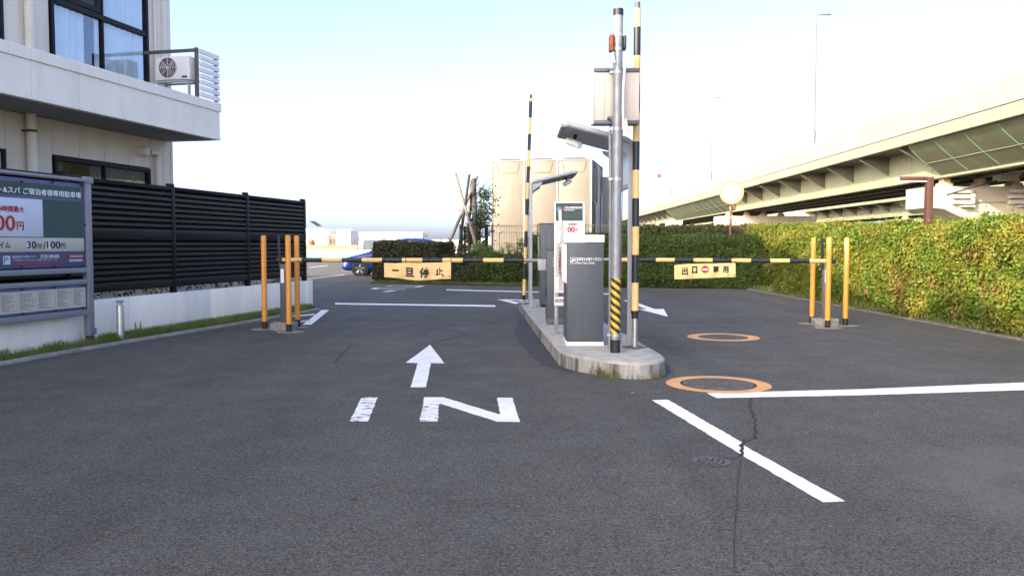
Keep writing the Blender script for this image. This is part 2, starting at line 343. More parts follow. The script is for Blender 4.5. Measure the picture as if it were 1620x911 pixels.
# curled character on the far lane
def ribbon(t, pts, wd, z):
    for a, b_ in zip(pts, pts[1:]):
        a = Vector(a); b_ = Vector(b_); d = (b_-a).normalized(); n = Vector((-d.y, d.x, 0))*wd/2; e = d*wd*.25
        t.poly([a-n-e+Vector((0, 0, z)), a+n-e+Vector((0, 0, z)), b_+n+e+Vector((0, 0, z)), b_-n+e+Vector((0, 0, z))])
def zp(pts): return [G(560+x/5.4, 430+y/5.4) for x, y in pts]
CH = thing('painted_character', 'curled white character painted on the lane before the dark hedge', 'road marking', G(630, 455))
for k, (ps, wd) in enumerate((([(290, 122), (340, 117), (590, 121)], .16), ([(590, 122), (525, 134), (200, 137)], .14), ([(200, 138), (158, 145), (205, 150), (435, 152)], .15), ([(265, 172), (335, 163)], .2))):
    t = MB(); ribbon(t, [q-CH.location for q in zp(ps)], wd, .004+.0012*k); t.build('stroke', M_WPAINT, CH, smooth=0)
# parking lines of the far, sunlit lot
for k, (x, y) in enumerate(((-18, 50), (-15.2, 50), (-12.4, 50), (-9.6, 50), (-6.8, 50))):
    t = MB(); t.poly([(x, y, .004), (x+.14, y, .004), (x+.14, y+5, .004), (x, y+5, .004)])
    tag(t.build('parking_line', M_WPAINT, smooth=0), ['leftmost white bay line in the sunlit far lot', 'second white bay line in the sunlit far lot', 'middle white bay line in the sunlit far lot', 'fourth white bay line in the far lot beyond the car', 'white bay line in the far lot behind the blue car'][k], 'road marking', 'bay lines of the far lot')
t = MB(); ribbon(t, [G(485, 441.5), G(545, 434.5)], .12, .004); tag(t.build('painted_line', M_WPAINT, smooth=0), 'thin white line crossing the shaded lot before the blue car', 'road marking')

# cracks and joints in the asphalt: thin sunk-looking seams laid as dark filler
M_CRACK = mat('crack_filler', (.032, .030, .026), .95, var=.3, vscale=30)
def crack(label, pts, wd, jit=.02, z=.0065, cat='crack', name='asphalt_crack'):
    P = []
    for a, b_ in zip(pts, pts[1:]):
        a = G(*a); b_ = G(*b_); n = max(2, int((b_-a).length/.05))
        for k in range(n): P.append(a.lerp(b_, k/n)+Vector((random.uniform(-jit, jit), random.uniform(-jit, jit)*.4, 0)))
    P.append(G(*pts[-1])); rows = []
    for k, p in enumerate(P):
        d = (P[min(k+1, len(P)-1)]-P[max(k-1, 0)]); d.z = 0; d.normalize(); n = Vector((-d.y, d.x, 0))*wd*random.uniform(.25, .75)
        rows.append((p-n+Vector((0, 0, z)), p+n+Vector((0, 0, z))))
    t = MB(); t.quadstrip(rows); tag(t.build(name, M_CRACK, smooth=0), label, cat)
crack('jagged dark crack running down from the long white line', [(1185, 630), (1189, 650), (1196, 665), (1194, 680), (1196, 694)], .013)
crack('dark mossy crack splitting the diagonal white line', [(1176, 697), (1174, 706), (1174, 714), (1172, 722)], .024, .012, .0075)
crack('short crack linking the two longer cracks beside the diagonal line', [(1195, 692), (1184, 697), (1176, 699)], .012)
crack('fine crack from the cast iron drain to the diagonal line', [(1142, 726), (1158, 727), (1172, 722)], .007)
crack('faint crack running down to the bottom edge of the picture', [(1171, 730), (1166, 770), (1163, 830), (1160, 905)], .0035, .004)
crack('long cross joint of the right lane by the bollards', [(1062, 510.5), (1180, 509), (1284, 507.5)], .03, .004, .003, 'joint', 'asphalt_joint')
crack('long cross joint of the left lane before the stop line', [(478, 506), (640, 508), (830, 505)], .03, .004, .003, 'joint', 'asphalt_joint')
crack('slanting dark seam on the left lane above the arrow', [(690, 541), (742, 528), (715, 523.5), (600, 519)], .035, .01, .003, 'joint', 'asphalt_joint')
crack('short slanting scratch left of the painted arrow', [(529, 574), (557, 544)], .02, .004, .003, 'joint', 'asphalt_joint')
crack('cracks along the kerb of the left grass verge', [(392, 514.5), (330, 526), (260, 537)], .012, .012, .003)

M_DKPATCH = mat('dark_patch_surface', (.040, .039, .042), .8, var=.35, vscale=5, bump=.5, bscale=90)  # mottled dark colour laid along the island foot
t = MB(); rows = []
for k in range(15):
    f = k/14; y = 8.75+f*6.2; x = .60-.058*(y-8.75)+(.05 if k == 0 else 0); w_ = .10+.26*max(0, math.sin(PI*min(1, f*1.05)))**.7+random.uniform(-.03, .03); rows.append([(x+.05, y, .0022), (x-w_, y+random.uniform(-.05, .05), .0022)])
t.quadstrip(rows); tag(t.build('dark_patch', M_DKPATCH, smooth=0), 'dark patch along the left foot of the concrete island', 'road patch')
t = MB(); P = [G(1050, 597), G(1062, 588), G(1058, 575), G(1046, 570)]; t.poly([p+Vector((0, 0, .0022)) for p in P]); tag(t.build('dark_patch', M_DKPATCH, smooth=0), 'small dark patch right of the island nose', 'road patch')
# manholes and drain
def ring_poly(r0, r1, z, seg=48):
    t = MB(); A = [(r0*math.cos(2*PI*k/seg), r0*math.sin(2*PI*k/seg), z) for k in range(seg+1)]; B_ = [(r1*math.cos(2*PI*k/seg), r1*math.sin(2*PI*k/seg), z) for k in range(seg+1)]
    t.quadstrip([A, B_]); return t
M_IRON = mat('cast_iron', (.095, .09, .083), .75, .0, var=.3, vscale=14, bump=.6, bscale=45, dirt=.6, dcol=(.17, .165, .15), dscale=9)
M_IRONDK = mat('dark_cast_iron', (.014, .014, .014), .85, .0, var=.3, vscale=20)
def manhole(label, c, ro, ri):
    o = thing('manhole_cover', label, 'manhole', c, random.random())
    ring_poly(ri+.018, ro, .005).build('painted_ring', M_OPAINT, o, smooth=0)
    ring_poly(ri, ri+.018, .006).build('iron_frame', M_IRONDK, o, smooth=0)
    t = MB(); t.lathe([(ri-.008, 0), (ri-.008, .009), (ri-.02, .011)], seg=40)
    for k in range(-7, 8):
        for j in range(-7, 8):
            x, y = k*.038, j*.038
            if math.hypot(x, y) < ri-.05: t.box(x-.012, x+.012, y-.012, y+.012, .0105, .0145)
    t.build('cover', M_IRON, o, smooth=0)
manhole('cast iron manhole cover with faded orange ring touching the long white line', G(1136, 608), .5, .345)
manhole('farther cast iron manhole cover in an orange ring before the right barrier', G(1144, 533.5), .52, .34)
o = thing('drain_cover', 'small dark cast iron drain cover beside the diagonal white line', 'drain', G(1125, 730))
ring_poly(.086, .118, .004).build('rim', M_IRON, o, smooth=0); t = MB(); t.lathe([(.086, 0), (.086, .003)], seg=32); t.build('cover', M_IRONDK, o)
for rr, n in ((.03, 5), (.062, 10)):
    for k in range(n):
        t = MB(); a0 = 2*PI*k/n; a1 = a0+2*PI/n*.66; P = []
        for q in range(6): a = a0+(a1-a0)*q/5; P.append(((rr-.011)*math.cos(a), (rr-.011)*math.sin(a), .0035))
        for q in range(6): a = a1+(a0-a1)*q/5; P.append(((rr+.011)*math.cos(a), (rr+.011)*math.sin(a), .0035))
        t.prism(P, (0, 0, .004)); t.build('boss', M_IRON, o, smooth=0)
# little stones and litter
for k, (x, y, lab, c) in enumerate(((1327, 711, 'brown dead leaf lying on the asphalt at the right', (.14, .07, .04)), (1001, 622, 'small tan pebble before the island nose', (.3, .22, .15)), (560, 791, 'dark pebble on the open asphalt in the foreground', (.03, .03, .03)), (1509, 521, 'red brown dead leaves by the hedge kerb', (.17, .05, .03)))):
    p = G(x, y); t = MB(); bmesh.ops.create_icosphere(t.bm, subdivisions=1, radius=.016 if k < 3 else .05)
    for v in t.bm.verts: v.co = Vector((v.co.x*random.uniform(.7, 1.4), v.co.y*random.uniform(.7, 1.3), v.co.z*.4+.006))
    o = t.build('dead_leaf' if k in (0, 3) else 'pebble', mat('litter%d' % k, c, .8, var=.3, vscale=40)); o.location = p; tag(o, lab, 'leaf' if k in (0, 3) else 'pebble')

# ---------------- left verge, kerb, low wall ----------------
WALL = Plane((-5.73, 11.2), R(13))
kp = [(-420, 668), (-150, 608), (0, 578.5), (130, 555), (260, 533), (390, 511.5), (446, 501.5), (508, 490)]
KP = [G(*p) for p in kp]
for i, (a, b_) in enumerate(zip(KP, KP[1:])):
    n = max(1, round((b_-a).length/1.0)); d = (b_-a).normalized(); nn = Vector((-d.y, d.x, 0))
    for k in range(n):
        p, q = a.lerp(b_, k/n), a.lerp(b_, (k+1)/n); c = (p+q)/2; L_ = (q-p).length/2-.006
        t = MB(); t.box(-L_, L_, 0, .11, -.1, .035, .008); o = t.build('kerb_stone', M_KERB); o.location = c; o.rotation_euler = (0, 0, math.atan2(d.y, d.x)); tag(o, kind='structure')
vb = [p+Vector((-.11, .03, .02)) for p in KP]; wb = []
for p in vb:
    tt = (p-WALL.P).dot(WALL.d); wb.append(WALL.w(min(tt, 6.6), .05, .02))
t = MB(); t.quadstrip([vb, wb]); tag(t.build('verge_soil', M_SOIL, smooth=0), kind='structure')
# grass blades
def grass_mesh(pts, hmin, hmax, wd, seed=3, dry=.25):
    r = np.random.default_rng(seed); n = len(pts); P = np.array(pts); h = r.uniform(hmin, hmax, n); a = r.uniform(0, 2*PI, n); lean = r.uniform(.1, .7, n)*h; la = r.uniform(0, 2*PI, n)
    wx, wy = np.cos(a)*wd/2, np.sin(a)*wd/2; V = np.zeros((n, 5, 3)); L_ = np.stack([np.cos(la)*lean, np.sin(la)*lean, np.zeros(n)], 1)
    W = np.stack([wx, wy, np.zeros(n)], 1); up = np.stack([np.zeros(n), np.zeros(n), h], 1)
    V[:, 0] = P-W; V[:, 1] = P+W; V[:, 2] = P+W*.8+L_*.3+up*.55; V[:, 3] = P-W*.8+L_*.3+up*.55; V[:, 4] = P+L_+up
    F = []; base = np.arange(n)*5
    quads = np.stack([base, base+1, base+2, base+3], 1); tris = np.stack([base+3, base+2, base+4], 1)
    me = bpy.data.meshes.new('grass'); me.from_pydata(V.reshape(-1, 3).tolist(), [], quads.tolist()+tris.tolist())
    tint = np.repeat(r.random(n), 1); at = me.attributes.new('tint', 'FLOAT', 'FACE'); at.data.foreach_set('value', np.concatenate([tint, tint]).astype(np.float32)); return me
M_GRASS = leaf_mat('grass_blade', (.09, .17, .03), (.20, .30, .06), (.26, .27, .09), 2.2, .4)
gp = []
for i in range(len(vb)-1):
    n = int(2600*(vb[i+1]-vb[i]).length) if i > 0 else 800
    for k in range(n):
        f = random.random(); s_ = random.random(); p = vb[i].lerp(vb[i+1], f).lerp(wb[i].lerp(wb[i+1], f), s_**.8*.97)
        tt = (p-WALL.P).dot(WALL.d)
        dens = .35+.65*(tt > -.5)+.0
        if tt < .05 and s_ > .55 and math.sin(p.x*9)*math.sin(p.y*4.1) < .35: continue
        if random.random() < dens: gp.append((p.x, p.y, p.z-.005))
me = grass_mesh(gp, .03, .12, .007, 5); me.materials.append(M_GRASS); o = link('verge_grass', me); tag(o, 'strip of short green grass between the kerb and white wall', 'grass', kind='stuff')

lw = thing('low_wall', 'low white rendered wall with rust marks under the black slatted fence', 'wall', M=WALL.mat())
tj = [-9, -6, -3, WALL.hit(205, 500)[0], WALL.hit(215, 500)[0]+1.9, WALL.hit(484, 460)[0], 6.54]
tj = sorted(tj)
for a, b_ in zip(tj, tj[1:]):
    t = MB(); t.box(a+.003, b_-.003, 0, .16, -.1, .60, .014); t.build('wall_segment', M_WWALL, lw)
t = MB()
for px in (214, 222): 
    tt = WALL.hit(px, 510)[0]; t.poly([(tt-.05, -.003, .0), (tt+.05, -.003, .0), (tt+.012, -.003, .22), (tt-.01, -.003, .24)])
t.build('rust_stain', mat('rust_stain', (.42, .32, .2), .8, var=.2, vscale=20), lw, smooth=0)

# ---------------- black louvre fence on the wall ----------------
fe = thing('slatted_fence', 'tall black fence of horizontal louvre slats above the white wall', 'fence', M=WALL.mat())
FY = .08
tp = [-7.2, -4.8, -2.4, 0.0]; tp[3] = WALL.hit(143, 380)[0]-.35
tp = [tp[3]-6, tp[3]-4, tp[3]-2, tp[3]] + [WALL.hit(279.5, 380)[0], WALL.hit(396.5, 380)[0], WALL.hit(486, 380)[0]]
ZB, ZT = .695, 2.27
for tt in tp:
    t = MB(); t.box(tt-.04, tt+.04, FY-.04, FY+.04, .60, ZT+.012, .004); t.build('fence_post', M_BLACKAL, fe)
    t = MB(); t.box(tt-.055, tt+.055, FY-.02, FY+.06, ZT+.013, ZT+.05, .004); t.build('post_cap', M_BLACKAL, fe)
slat_me = {}
def slat_mesh(L_):
    k = round(L_, 4)
    if k not in slat_me:
        t = MB(); # louvre blade: a tilted thin section
        sec = [(-.030, -.038), (-.030, -.004), (.010, .036), (.016, .032), (-.020, -.010), (-.022, -.038)]
        t.prism([(0, y, z) for y, z in sec], (L_, 0, 0)); bmesh.ops.recalc_face_normals(t.bm, faces=t.bm.faces); me = bpy.data.meshes.new('slat'); t.bm.to_mesh(me); t.bm.free(); me.materials.append(M_SLAT); slat_me[k] = me
    return slat_me[k]
for a, b_ in zip(tp, tp[1:]):
    a2, b2 = a+.042, b_-.042
    for z0, z1, nm in ((ZT-.06, ZT, 'top_rail'), (1.43, 1.545, 'middle_rail'), (ZB, ZB+.075, 'bottom_rail')):
        t = MB(); t.box(a2, b2, FY-.036, FY+.036, z0, z1, .004); t.build(nm, mat('black_rail', (.007, .006, .006), .6, spec=.18), fe)
    for z0, z1, n in ((ZB+.075, 1.43, 8), (1.545, ZT-.06, 8)):
        for k in range(n):
            o = link('slat', slat_mesh(b2-a2), fe); o.location = (a2, FY, z0+(k+.5)*(z1-z0)/n)
    t = MB(); t.box(a+.001, b_-.001, FY+.045, FY+.05, ZB+.02, ZT-.03); t.build('backing_sheet', M_BLACKAL, fe)
# plants seen through the gap between fence and wall
M_LEAFDK = leaf_mat('dark_leaf', (.03, .06, .018), (.07, .12, .035), (.05, .08, .03), 3, .25)
# ---------------- hotel at the left ----------------
LP = Plane((-6.85, 11.0), R(13)); OFF = 1.16
BW = Plane((-6.85-OFF*math.cos(R(13)), 11.0+OFF*math.sin(R(13))), R(13))
T_END = BW.hit(269.5, 150)[0]
ho = thing('hotel_building', 'cream clad building with a white balcony band and black framed windows', 'building', M=BW.mat())
Z_SOF = 3.39; Z_LT = 4.09
# core of the building, set behind the cladding
HT = 10.5; DEPTH = 18.0; HT2 = 11.7  # unseen roof heights and depth shaped for the cast shadow
t = MB(); t.box(-34, T_END-.02, .05, 9.0, 0, Z_SOF+.2); t.build('core_wall', mat('core_render', (.4, .38, .34), .9), ho, smooth=0)
def clad(name, x0, x1, z0, z1, m, depth=.06, y0=0.0):
    t = MB(); t.box(x0+.004, x1-.004, y0, y0+depth, z0+.003, z1-.003, .006); return t.build(name, m, ho, smooth=0)
# lower wall joints, read along the wall
jl = [-12, -9.5, -7.5, -5.6] + [BW.hit(px, 210)[0] for px in (8.6, 81.5, 125, 164.7, 202, 236, 257)] + [T_END]
ZW1 = BW.hit(125, 252.5)[1]; ZW0 = 1.05; tw0, tw1 = jl[5], jl[9]
for a, b_ in zip(jl, jl[1:]):
    inside = a >= tw0-.01 and b_ <= tw1+.01
    if inside:
        clad('wall_panel', a, b_, ZW1+.02, Z_SOF, M_SIDING); clad('wall_panel', a, b_, 0, ZW0, M_SIDING)
    else: clad('wall_panel', a, b_, 0, Z_SOF, M_SIDING)
t = MB(); t.box(T_END-.045, T_END+.03, -.012, .08, 0, HT, .006); t.build('corner_trim', M_PIPE, ho)
def window(parent, x0, x1, z0, z1, cols, rows, fw=.05, sash=.035, depth=.10, y=-.03, curtain=True, name='window', cg=None, cm=None):
    """Aluminium window: frame, mullions, sashes with panes, a curtain and a dark room behind."""
    t = MB(); t.box(x0, x0+fw, y, y+depth, z0, z1); t.box(x1-fw, x1, y, y+depth, z0, z1); t.box(x0+fw, x1-fw, y, y+depth, z1-fw, z1); t.box(x0+fw, x1-fw, y, y+depth, z0, z0+fw)
    f = t.build(name, M_BLACKAL, parent, smooth=0)
    xs = [x0+fw]+list(cols)+[x1-fw]; zs = [z0+fw]+list(rows)+[z1-fw]
    for c in cols: t = MB(); t.box(c-.022, c+.022, y+.004, y+depth-.004, z0+fw, z1-fw, .004); t.build('mullion', M_BLACKAL, f, smooth=0)
    for r_ in rows:
        t = MB()
        for a, b_ in zip(xs, xs[1:]): t.box(a+.024, b_-.024, y+.004, y+depth-.004, r_-.045, r_+.045, .004)
        t.build('transom', M_BLACKAL, f, smooth=0)
    for i, (a, b_) in enumerate(zip(xs, xs[1:])):
        for j, (c, d) in enumerate(zip(zs, zs[1:])):
            t = MB(); t.box(a+.01, b_-.01, y+.045, y+.051, c+.01, d-.01); t.build('pane', M_GLASS, f, smooth=0)
            if curtain:
                rows_ = []; n = 26
                top = []; bot = []
                for k in range(n+1):
                    if cg and i == cg[0] and k/n > cg[1] and k/n < cg[2]:
                        if len(top) > 1: t = MB(); t.quadstrip([top, bot]); t.build('curtain', cm or M_CURTAIN, f)
                        top = []; bot = []; continue
                    xx = a+(b_-a)*k/n; yy = y+.10+.025*math.sin(k*1.9+i)+.01*math.sin(k*.7); top.append((xx, yy, d+.05)); bot.append((xx+.01*math.sin(k), yy*1.0+.01, c-.05))
                if len(top) > 1: t = MB(); t.quadstrip([top, bot]); t.build('curtain', cm or M_CURTAIN, f)
    t = MB(); t.box(x0, x1, y+.85, y+.87, z0-.1, z1+.1); t.build('room_wall', M_DARK, f, smooth=0)
    return f
# the core is cut where windows stand: simple recess boxes are avoided by setting the core back there
core = [c for c in kids(ho) if c.name.startswith('core_wall')][0]
core.data.clear_geometry(); t = MB(); t.box(-34, T_END-.02, 1.0, DEPTH, 0, HT); t.box(-34, jl[5]-.05, .062, .998, 0, Z_SOF-.01); t.box(tw1+.02, T_END-.02, .062, .998, 0, HT); t.bm.to_mesh(core.data); t.bm.free()
window(ho, tw0+.02, tw1-.02, ZW0, ZW1, [BW.hit(165, 280)[0]], [], fw=.06, y=-.035, curtain=True, cg=(0, .2, .75), cm=mat('shaded_curtain', (.13, .12, .105), .9, var=.1))  # the same curtain with the room's shade put into its colour
# ground floor window at the far left edge
xl = BW.hit(6, 260)[0]; window(ho, xl-1.6, xl, 1.05, BW.hit(5, 236)[1], [xl-.8], [], y=-.05, cm=mat('shaded_curtain', (.13, .12, .105)))
# upper floor
xu0, xu1 = BW.hit(79, 60)[0], BW.hit(232, 60)[0]; ZT_ = BW.hit(120, 14)[1]; xm = BW.hit(160, 60)[0]
ZU0 = 3.62; ZU1 = 6.35
window(ho, xu0, xu1, ZU0, ZU1, [xm], [ZT_], fw=.055, depth=.13, y=-.05, cg=(0, .72, .86))
t = MB(); a = xu0+.09; b_ = xm-.05; c = ZT_+.06; d = ZU1-.1  # opening sash with insect screen, upper pane nearest the camera
t.box(a, a+.09, -.045, .0, c, d); t.box(b_-.09, b_, -.045, .0, c, d); t.box(a+.09, b_-.09, -.045, .0, c, c+.09); t.box(a+.09, b_-.09, -.045, .0, d-.09, d); t.build('sash', M_BLACKAL, ho, smooth=0)
t = MB(); t.box(a+.09, b_-.09, -.022, -.02, c+.09, d-.09)
ms_ = bpy.data.materials.new('insect_screen'); ms_.use_nodes = True; n_ = ms_.node_tree.nodes; l_ = ms_.node_tree.links; tr = n_.new('ShaderNodeBsdfTransparent'); mx = n_.new('ShaderNodeMixShader'); mx.inputs[0].default_value = .62; n_['Principled BSDF'].inputs['Base Color'].default_value = (.05, .05, .055, 1)
l_.new(tr.outputs[0], mx.inputs[1]); l_.new(n_['Principled BSDF'].outputs[0], mx.inputs[2]); l_.new(mx.outputs[0], n_['Material Output'].inputs[0])
t.build('insect_screen', ms_, ho, smooth=0)
xw = BW.hit(2, 40)[0]; window(ho, xw-1.9, xw, ZU0, ZU1, [xw-.95], [ZT_], fw=.055, depth=.13, y=-.05)
for a, b_ in ((xw+.01, (xw+xu0)/2-.12), ((xw+xu0)/2-.12, xu0-.01), (xu1+.01, xu1+.32), (xu1+.32, T_END)): clad('wall_panel', a, b_, Z_SOF+.2, 6.4, M_SIDINGUP, .06)
for a, b_ in zip([-34, -26, -18, -10, -4, 0, 3], [-26, -18, -10, -4, 0, 3, T_END]): clad('wall_panel', a, b_, 6.4, HT, M_SIDINGUP)
for a, b_ in zip([-34, -26, -18], [-26, -18, -12]): clad('wall_panel', a, b_, 0, Z_SOF, M_SIDING)
for a, b_ in zip([-34, -26, -18, -10], [-26, -18, -10, xw-1.91]): clad('wall_panel', a, b_, Z_SOF+.2, 6.4, M_SIDINGUP)
t = MB(); t.box(T_END-.02, T_END+.0, .08, DEPTH, 0, HT); t.build('end_wall', M_SIDINGUP, ho, smooth=0)
t = MB(); t.box(-34, T_END, 0, DEPTH, HT, HT+.25); t.box(-34, -17.5, .2, DEPTH-.2, HT+.251, HT2); t.build('roof', M_LEDGE, ho, smooth=0)  # second box: unseen raised roof added to shade the right kerb
# balcony: soffit slab, parapet of panels, cap
YL = -OFF; TL = LP.hit(348, 190)[0]+ (BW.P-LP.P).dot(LP.d)*-1
t = MB(); t.box(-34, TL-.06, YL+.06, -.001, Z_SOF, Z_SOF+.16); t.build('balcony_slab', M_SOFFIT, ho, smooth=0)
t = MB(); t.box(-34, TL-.001, YL-.012, YL+.10, Z_SOF-.012, Z_SOF+.055, .006); t.box(TL-.10, TL-.001, YL+.10, 0, Z_SOF-.012, Z_SOF+.055, .006); t.build('drip_edge', M_LEDGE, ho, smooth=0)
jp = [-34, -26, -20, -14, -9, -5, -2.2] + [LP.hit(px, 150)[0]-(BW.P-LP.P).dot(LP.d) for px in (50, 125.5, 248.5)] + [TL]
for a, b_ in zip(jp, jp[1:]):
    t = MB(); t.box(a+.004, b_-.004, YL, YL+.12, Z_SOF+.057, 3.925, .005); t.build('parapet_panel', M_LEDGE, ho, smooth=0)
t = MB(); t.box(TL-.12, TL-.004, YL+.122, 0, Z_SOF+.057, 3.925, .005); t.build('parapet_panel', M_LEDGE, ho, smooth=0)
jc = [-34, -25, -16, -10, -6, -3] + [LP.hit(px, 110)[0]-(BW.P-LP.P).dot(LP.d) for px in (12, 47, 110, 187, 227, 276)] + [TL+.02]
for a, b_ in zip(jc, jc[1:]):
    t = MB(); t.box(a+.003, b_-.003, YL-.028, YL+.15, 3.925, Z_LT, .006); t.build('parapet_cap', M_LEDGE, ho, smooth=0)
t = MB(); t.box(TL-.14, TL+.017, YL+.152, 0, 3.925, Z_LT, .006); t.build('parapet_cap', M_LEDGE, ho, smooth=0)
# downpipes and vents
def pipe(name, pts, r, m=M_PIPE): t = MB(); t.tube(pts, r, 14); return t.build(name, m, ho)
x = BW.hit(42, 230)[0]; p = pipe('downpipe', [(x, -.10, 0), (x, -.10, Z_SOF)], .075); t = MB(); t.lathe([(.082, -.02), (.082, .02)], (x, -.10, BW.hit(42, 208)[1])); t.box(x-.1, x-.06, -.1, 0, BW.hit(42, 208)[1]-.015, BW.hit(42, 208)[1]+.015); t.build('pipe_bracket', M_RUST, p)
x = BW.hit(39, 50)[0]; p = pipe('downpipe', [(x, -.10, Z_SOF+.2), (x, -.10, HT)], .075); zz = LP.hit(39, 73)[1]+.12; t = MB(); t.lathe([(.083, -.02), (.083, .02)], (x, -.10, zz)); t.box(x-.13, x+.13, -.06, -.04, zz-.012, zz+.012); t.build('pipe_bracket', M_RUST, p)
for px, r, yy in ((242.5, .028, -.045), (255, .014, -.03)):
    x = BW.hit(px, 60)[0]; pipe('conduit', [(x, yy, 3.9 if r < .02 else 4.35), (x, yy, HT)], r)
x = BW.hit(242.5, 60)[0]; pipe('conduit', [(x, -.045, 4.40), (x, -.05, 4.34), (x+.05, -.12, 4.28), (x+.10, -.25, 4.26)], .022)
x, z = BW.hit(221, 240); t = MB(); t.lathe([(.10, 0), (.10, .12), (.085, .17), (.04, .19)], (0, 0, 0), 18, 'y'); t.build('vent_hood', M_PIPE, ho, xf=Matrix.Translation((x, -.18, z)) @ Matrix.Scale(-1, 4, (0, 1, 0)) @ Matrix.Translation((0, -.18, 0)))
x0, z0 = BW.hit(232, 241); x1, _ = BW.hit(243, 241); pipe('conduit', [(x0, -.07, z0), (x1, -.07, z0), (x1+.02, -.07, z0-.03), (x1+.02, -.07, .1)], .05)

# balcony screen, rail and air conditioner
ddt = (BW.P-LP.P).dot(LP.d)
ts0 = LP.hit(315.5, 120)[0]-ddt; ZS1 = LP.hit(316, 76)[1]
sc = thing('balcony_screen', 'white slatted screen with a grey rail at the balcony end', 'screen', M=Matrix(BW.mat()))
t = MB(); t.box(ts0-.03, ts0+.02, YL+.02, YL+.08, 3.95, ZS1, .004); t.build('screen_post', mat('bronze_rail', (.1, .085, .075), .5), sc)
t = MB(); t.box(TL-.06, TL-.01, YL+.03, YL+.08, 3.95, ZS1-.02, .004); t.build('screen_post', mat('bronze_rail', (.1, .085, .075), .5), sc)
t = MB(); t.box(ts0-.025, ts0+.02, YL+.08, -.002, ZS1-.075, ZS1-.015, .004); t.build('top_rail', mat('bronze_rail', (.10, .085, .075), .5), sc)
nsl = 8; zb = Z_LT+.02; pitch = (ZS1-zb)/nsl
for k in range(nsl):
    t = MB(); t.box(ts0+.02, TL+.0, YL-.012, YL+.02, zb+k*pitch+.011, zb+(k+1)*pitch-.012, .004); t.build('slat', M_WHITE, sc)
TA = ts0-.10
def zat(px, py, out): # height at the unit's front plane
    P = BW.w(TA, 0, out); return AT(px, py, P.y).z
ac = thing('air_conditioner', 'outdoor air conditioner unit with a round fan grille on the balcony', 'air conditioner', M=BW.mat() @ Matrix.Translation((TA, 0, 0)))
xin, xout = -1.02, -.30; za0, za1 = zat(300, 125.5, .9), zat(300, 88.5, .9)
AX = lambda px: None
t = MB(); t.box(0, .3, xin, xout, za0, za1, .015); t.build('casing', M_WHITE, ac)
cy, cz, rr = xout-.27, (za0+za1)/2+.01, (za1-za0)*.43
t = MB(); t.lathe([(rr, 0), (rr, .004)], (-.003, cy, cz), 32, 'x'); t.build('fan_opening', M_DARK, ac)
for k in range(3):
    t = MB(); a = k*2*PI/3; P = [(-.006, cy+.03*math.cos(a), cz+.03*math.sin(a))]+[(-.006-.002*q, cy+rr*.85*math.cos(a+q*.2), cz+rr*.85*math.sin(a+q*.2)) for q in range(5)]; t.poly(P); t.build('fan_blade', mat('fan_grey', (.2, .2, .2), .5), ac)
t = MB()
for k in range(5): t.lathe([(rr*(k+1)/5-.006, 0), (rr*(k+1)/5-.006, .008), (rr*(k+1)/5+.001, .008), (rr*(k+1)/5+.001, 0)], (-.02, cy, cz), 28, 'x', caps=False)
for k in range(4): a = k*PI/4; t.tube([(-.017, cy+rr*math.cos(a), cz+rr*math.sin(a)), (-.017, cy-rr*math.cos(a), cz-rr*math.sin(a))], .005, 5)
t.build('fan_grille', M_WHITE, ac)
t = MB(); t.box(-.004, 0, xin+.05, xin+.16, za0+.03, za0+.06); t.build('maker_plate', M_DARK, ac)
t = MB()
for yy in (xin+.04, xout-.04):
    t.box(.02, .06, yy-.02, yy+.02, 3.6, za0-.03); t.box(.24, .28, yy-.02, yy+.02, 3.6, za0-.03)
t.box(0.0, .3, xin, xin+.04, za0-.03, za0); t.box(0.0, .3, xout-.04, xout, za0-.03, za0); t.box(0, .04, xin+.04, xout-.04, za0-.045, za0-.012); t.box(.26, .3, xin+.04, xout-.04, za0-.045, za0-.012); t.build('stand', mat('stand_grey', (.45, .44, .42), .5, .3), ac)

# ---------------- big price sign on the low wall ----------------
SP = Plane(WALL.w(0, 0, .16), R(13))
sg = thing('parking_sign', 'wide parking price board in a grey frame before the white wall', 'sign', M=SP.mat())
def sx(px, py=380): return SP.hit(px, py)[0]
def sz(px, py): return SP.hit(px, py)[1]
M_PURP = mat('purple_board', (.085, .09, .19), .5, var=.08, vscale=3); M_GREEN = mat('dark_green_board', (.022, .062, .058), .5, var=.06, vscale=3)
M_CREAM = mat('cream_board', (.52, .49, .41), .55, var=.05, vscale=4); M_PRICE = mat('white_board', (.62, .66, .74), .5, var=.03)
TLX = -4.2; xr = sx(135)
def sbox(name, x0, x1, y0, y1, z0, z1, m, bev=.004): t = MB(); t.box(x0, x1, y0, y1, z0, z1, bev); return t.build(name, m, sg)
zt, zb1 = sz(130, 291), sz(130, 421.5)
sbox('upper_board', TLX, xr, .0, .03, zb1, zt, M_PURP)
sbox('header_panel', TLX+.1, sx(128.2), -.006, -.001, sz(128, 315.3), sz(128, 297), M_GREEN, 0)
sbox('price_panel', TLX+.1, sx(67.5), -.014, -.001, sz(67, 375.2), sz(67, 316.3), M_PRICE)
sbox('green_panel', sx(68.2), sx(130.6), -.006, -.001, sz(130, 375.8), sz(130, 319.2), M_GREEN, 0)
sbox('time_panel', TLX+.1, sx(132), -.009, -.001, sz(132, 397.6), sz(132, 377), M_CREAM)
def sl(txt, px0, px1, py0, py1, m, y=-.0075, heavy=.002, pyref=None, bold=0):
    c = (px0+px1)/2; lettering(txt, sx(px0, py0), sx(px1, py0), sz(c, py1), sz(c, py0), y, m, sg, bold, heavy=heavy)
sl('ート&スパ ご宿泊者様専用駐車場', -17, 126.6, 298.5, 308.5, M_WHITEINK, heavy=.0022)
sl('24時間最大', -7, 36, 325.6, 335.2, M_REDINK, -.016, .003)
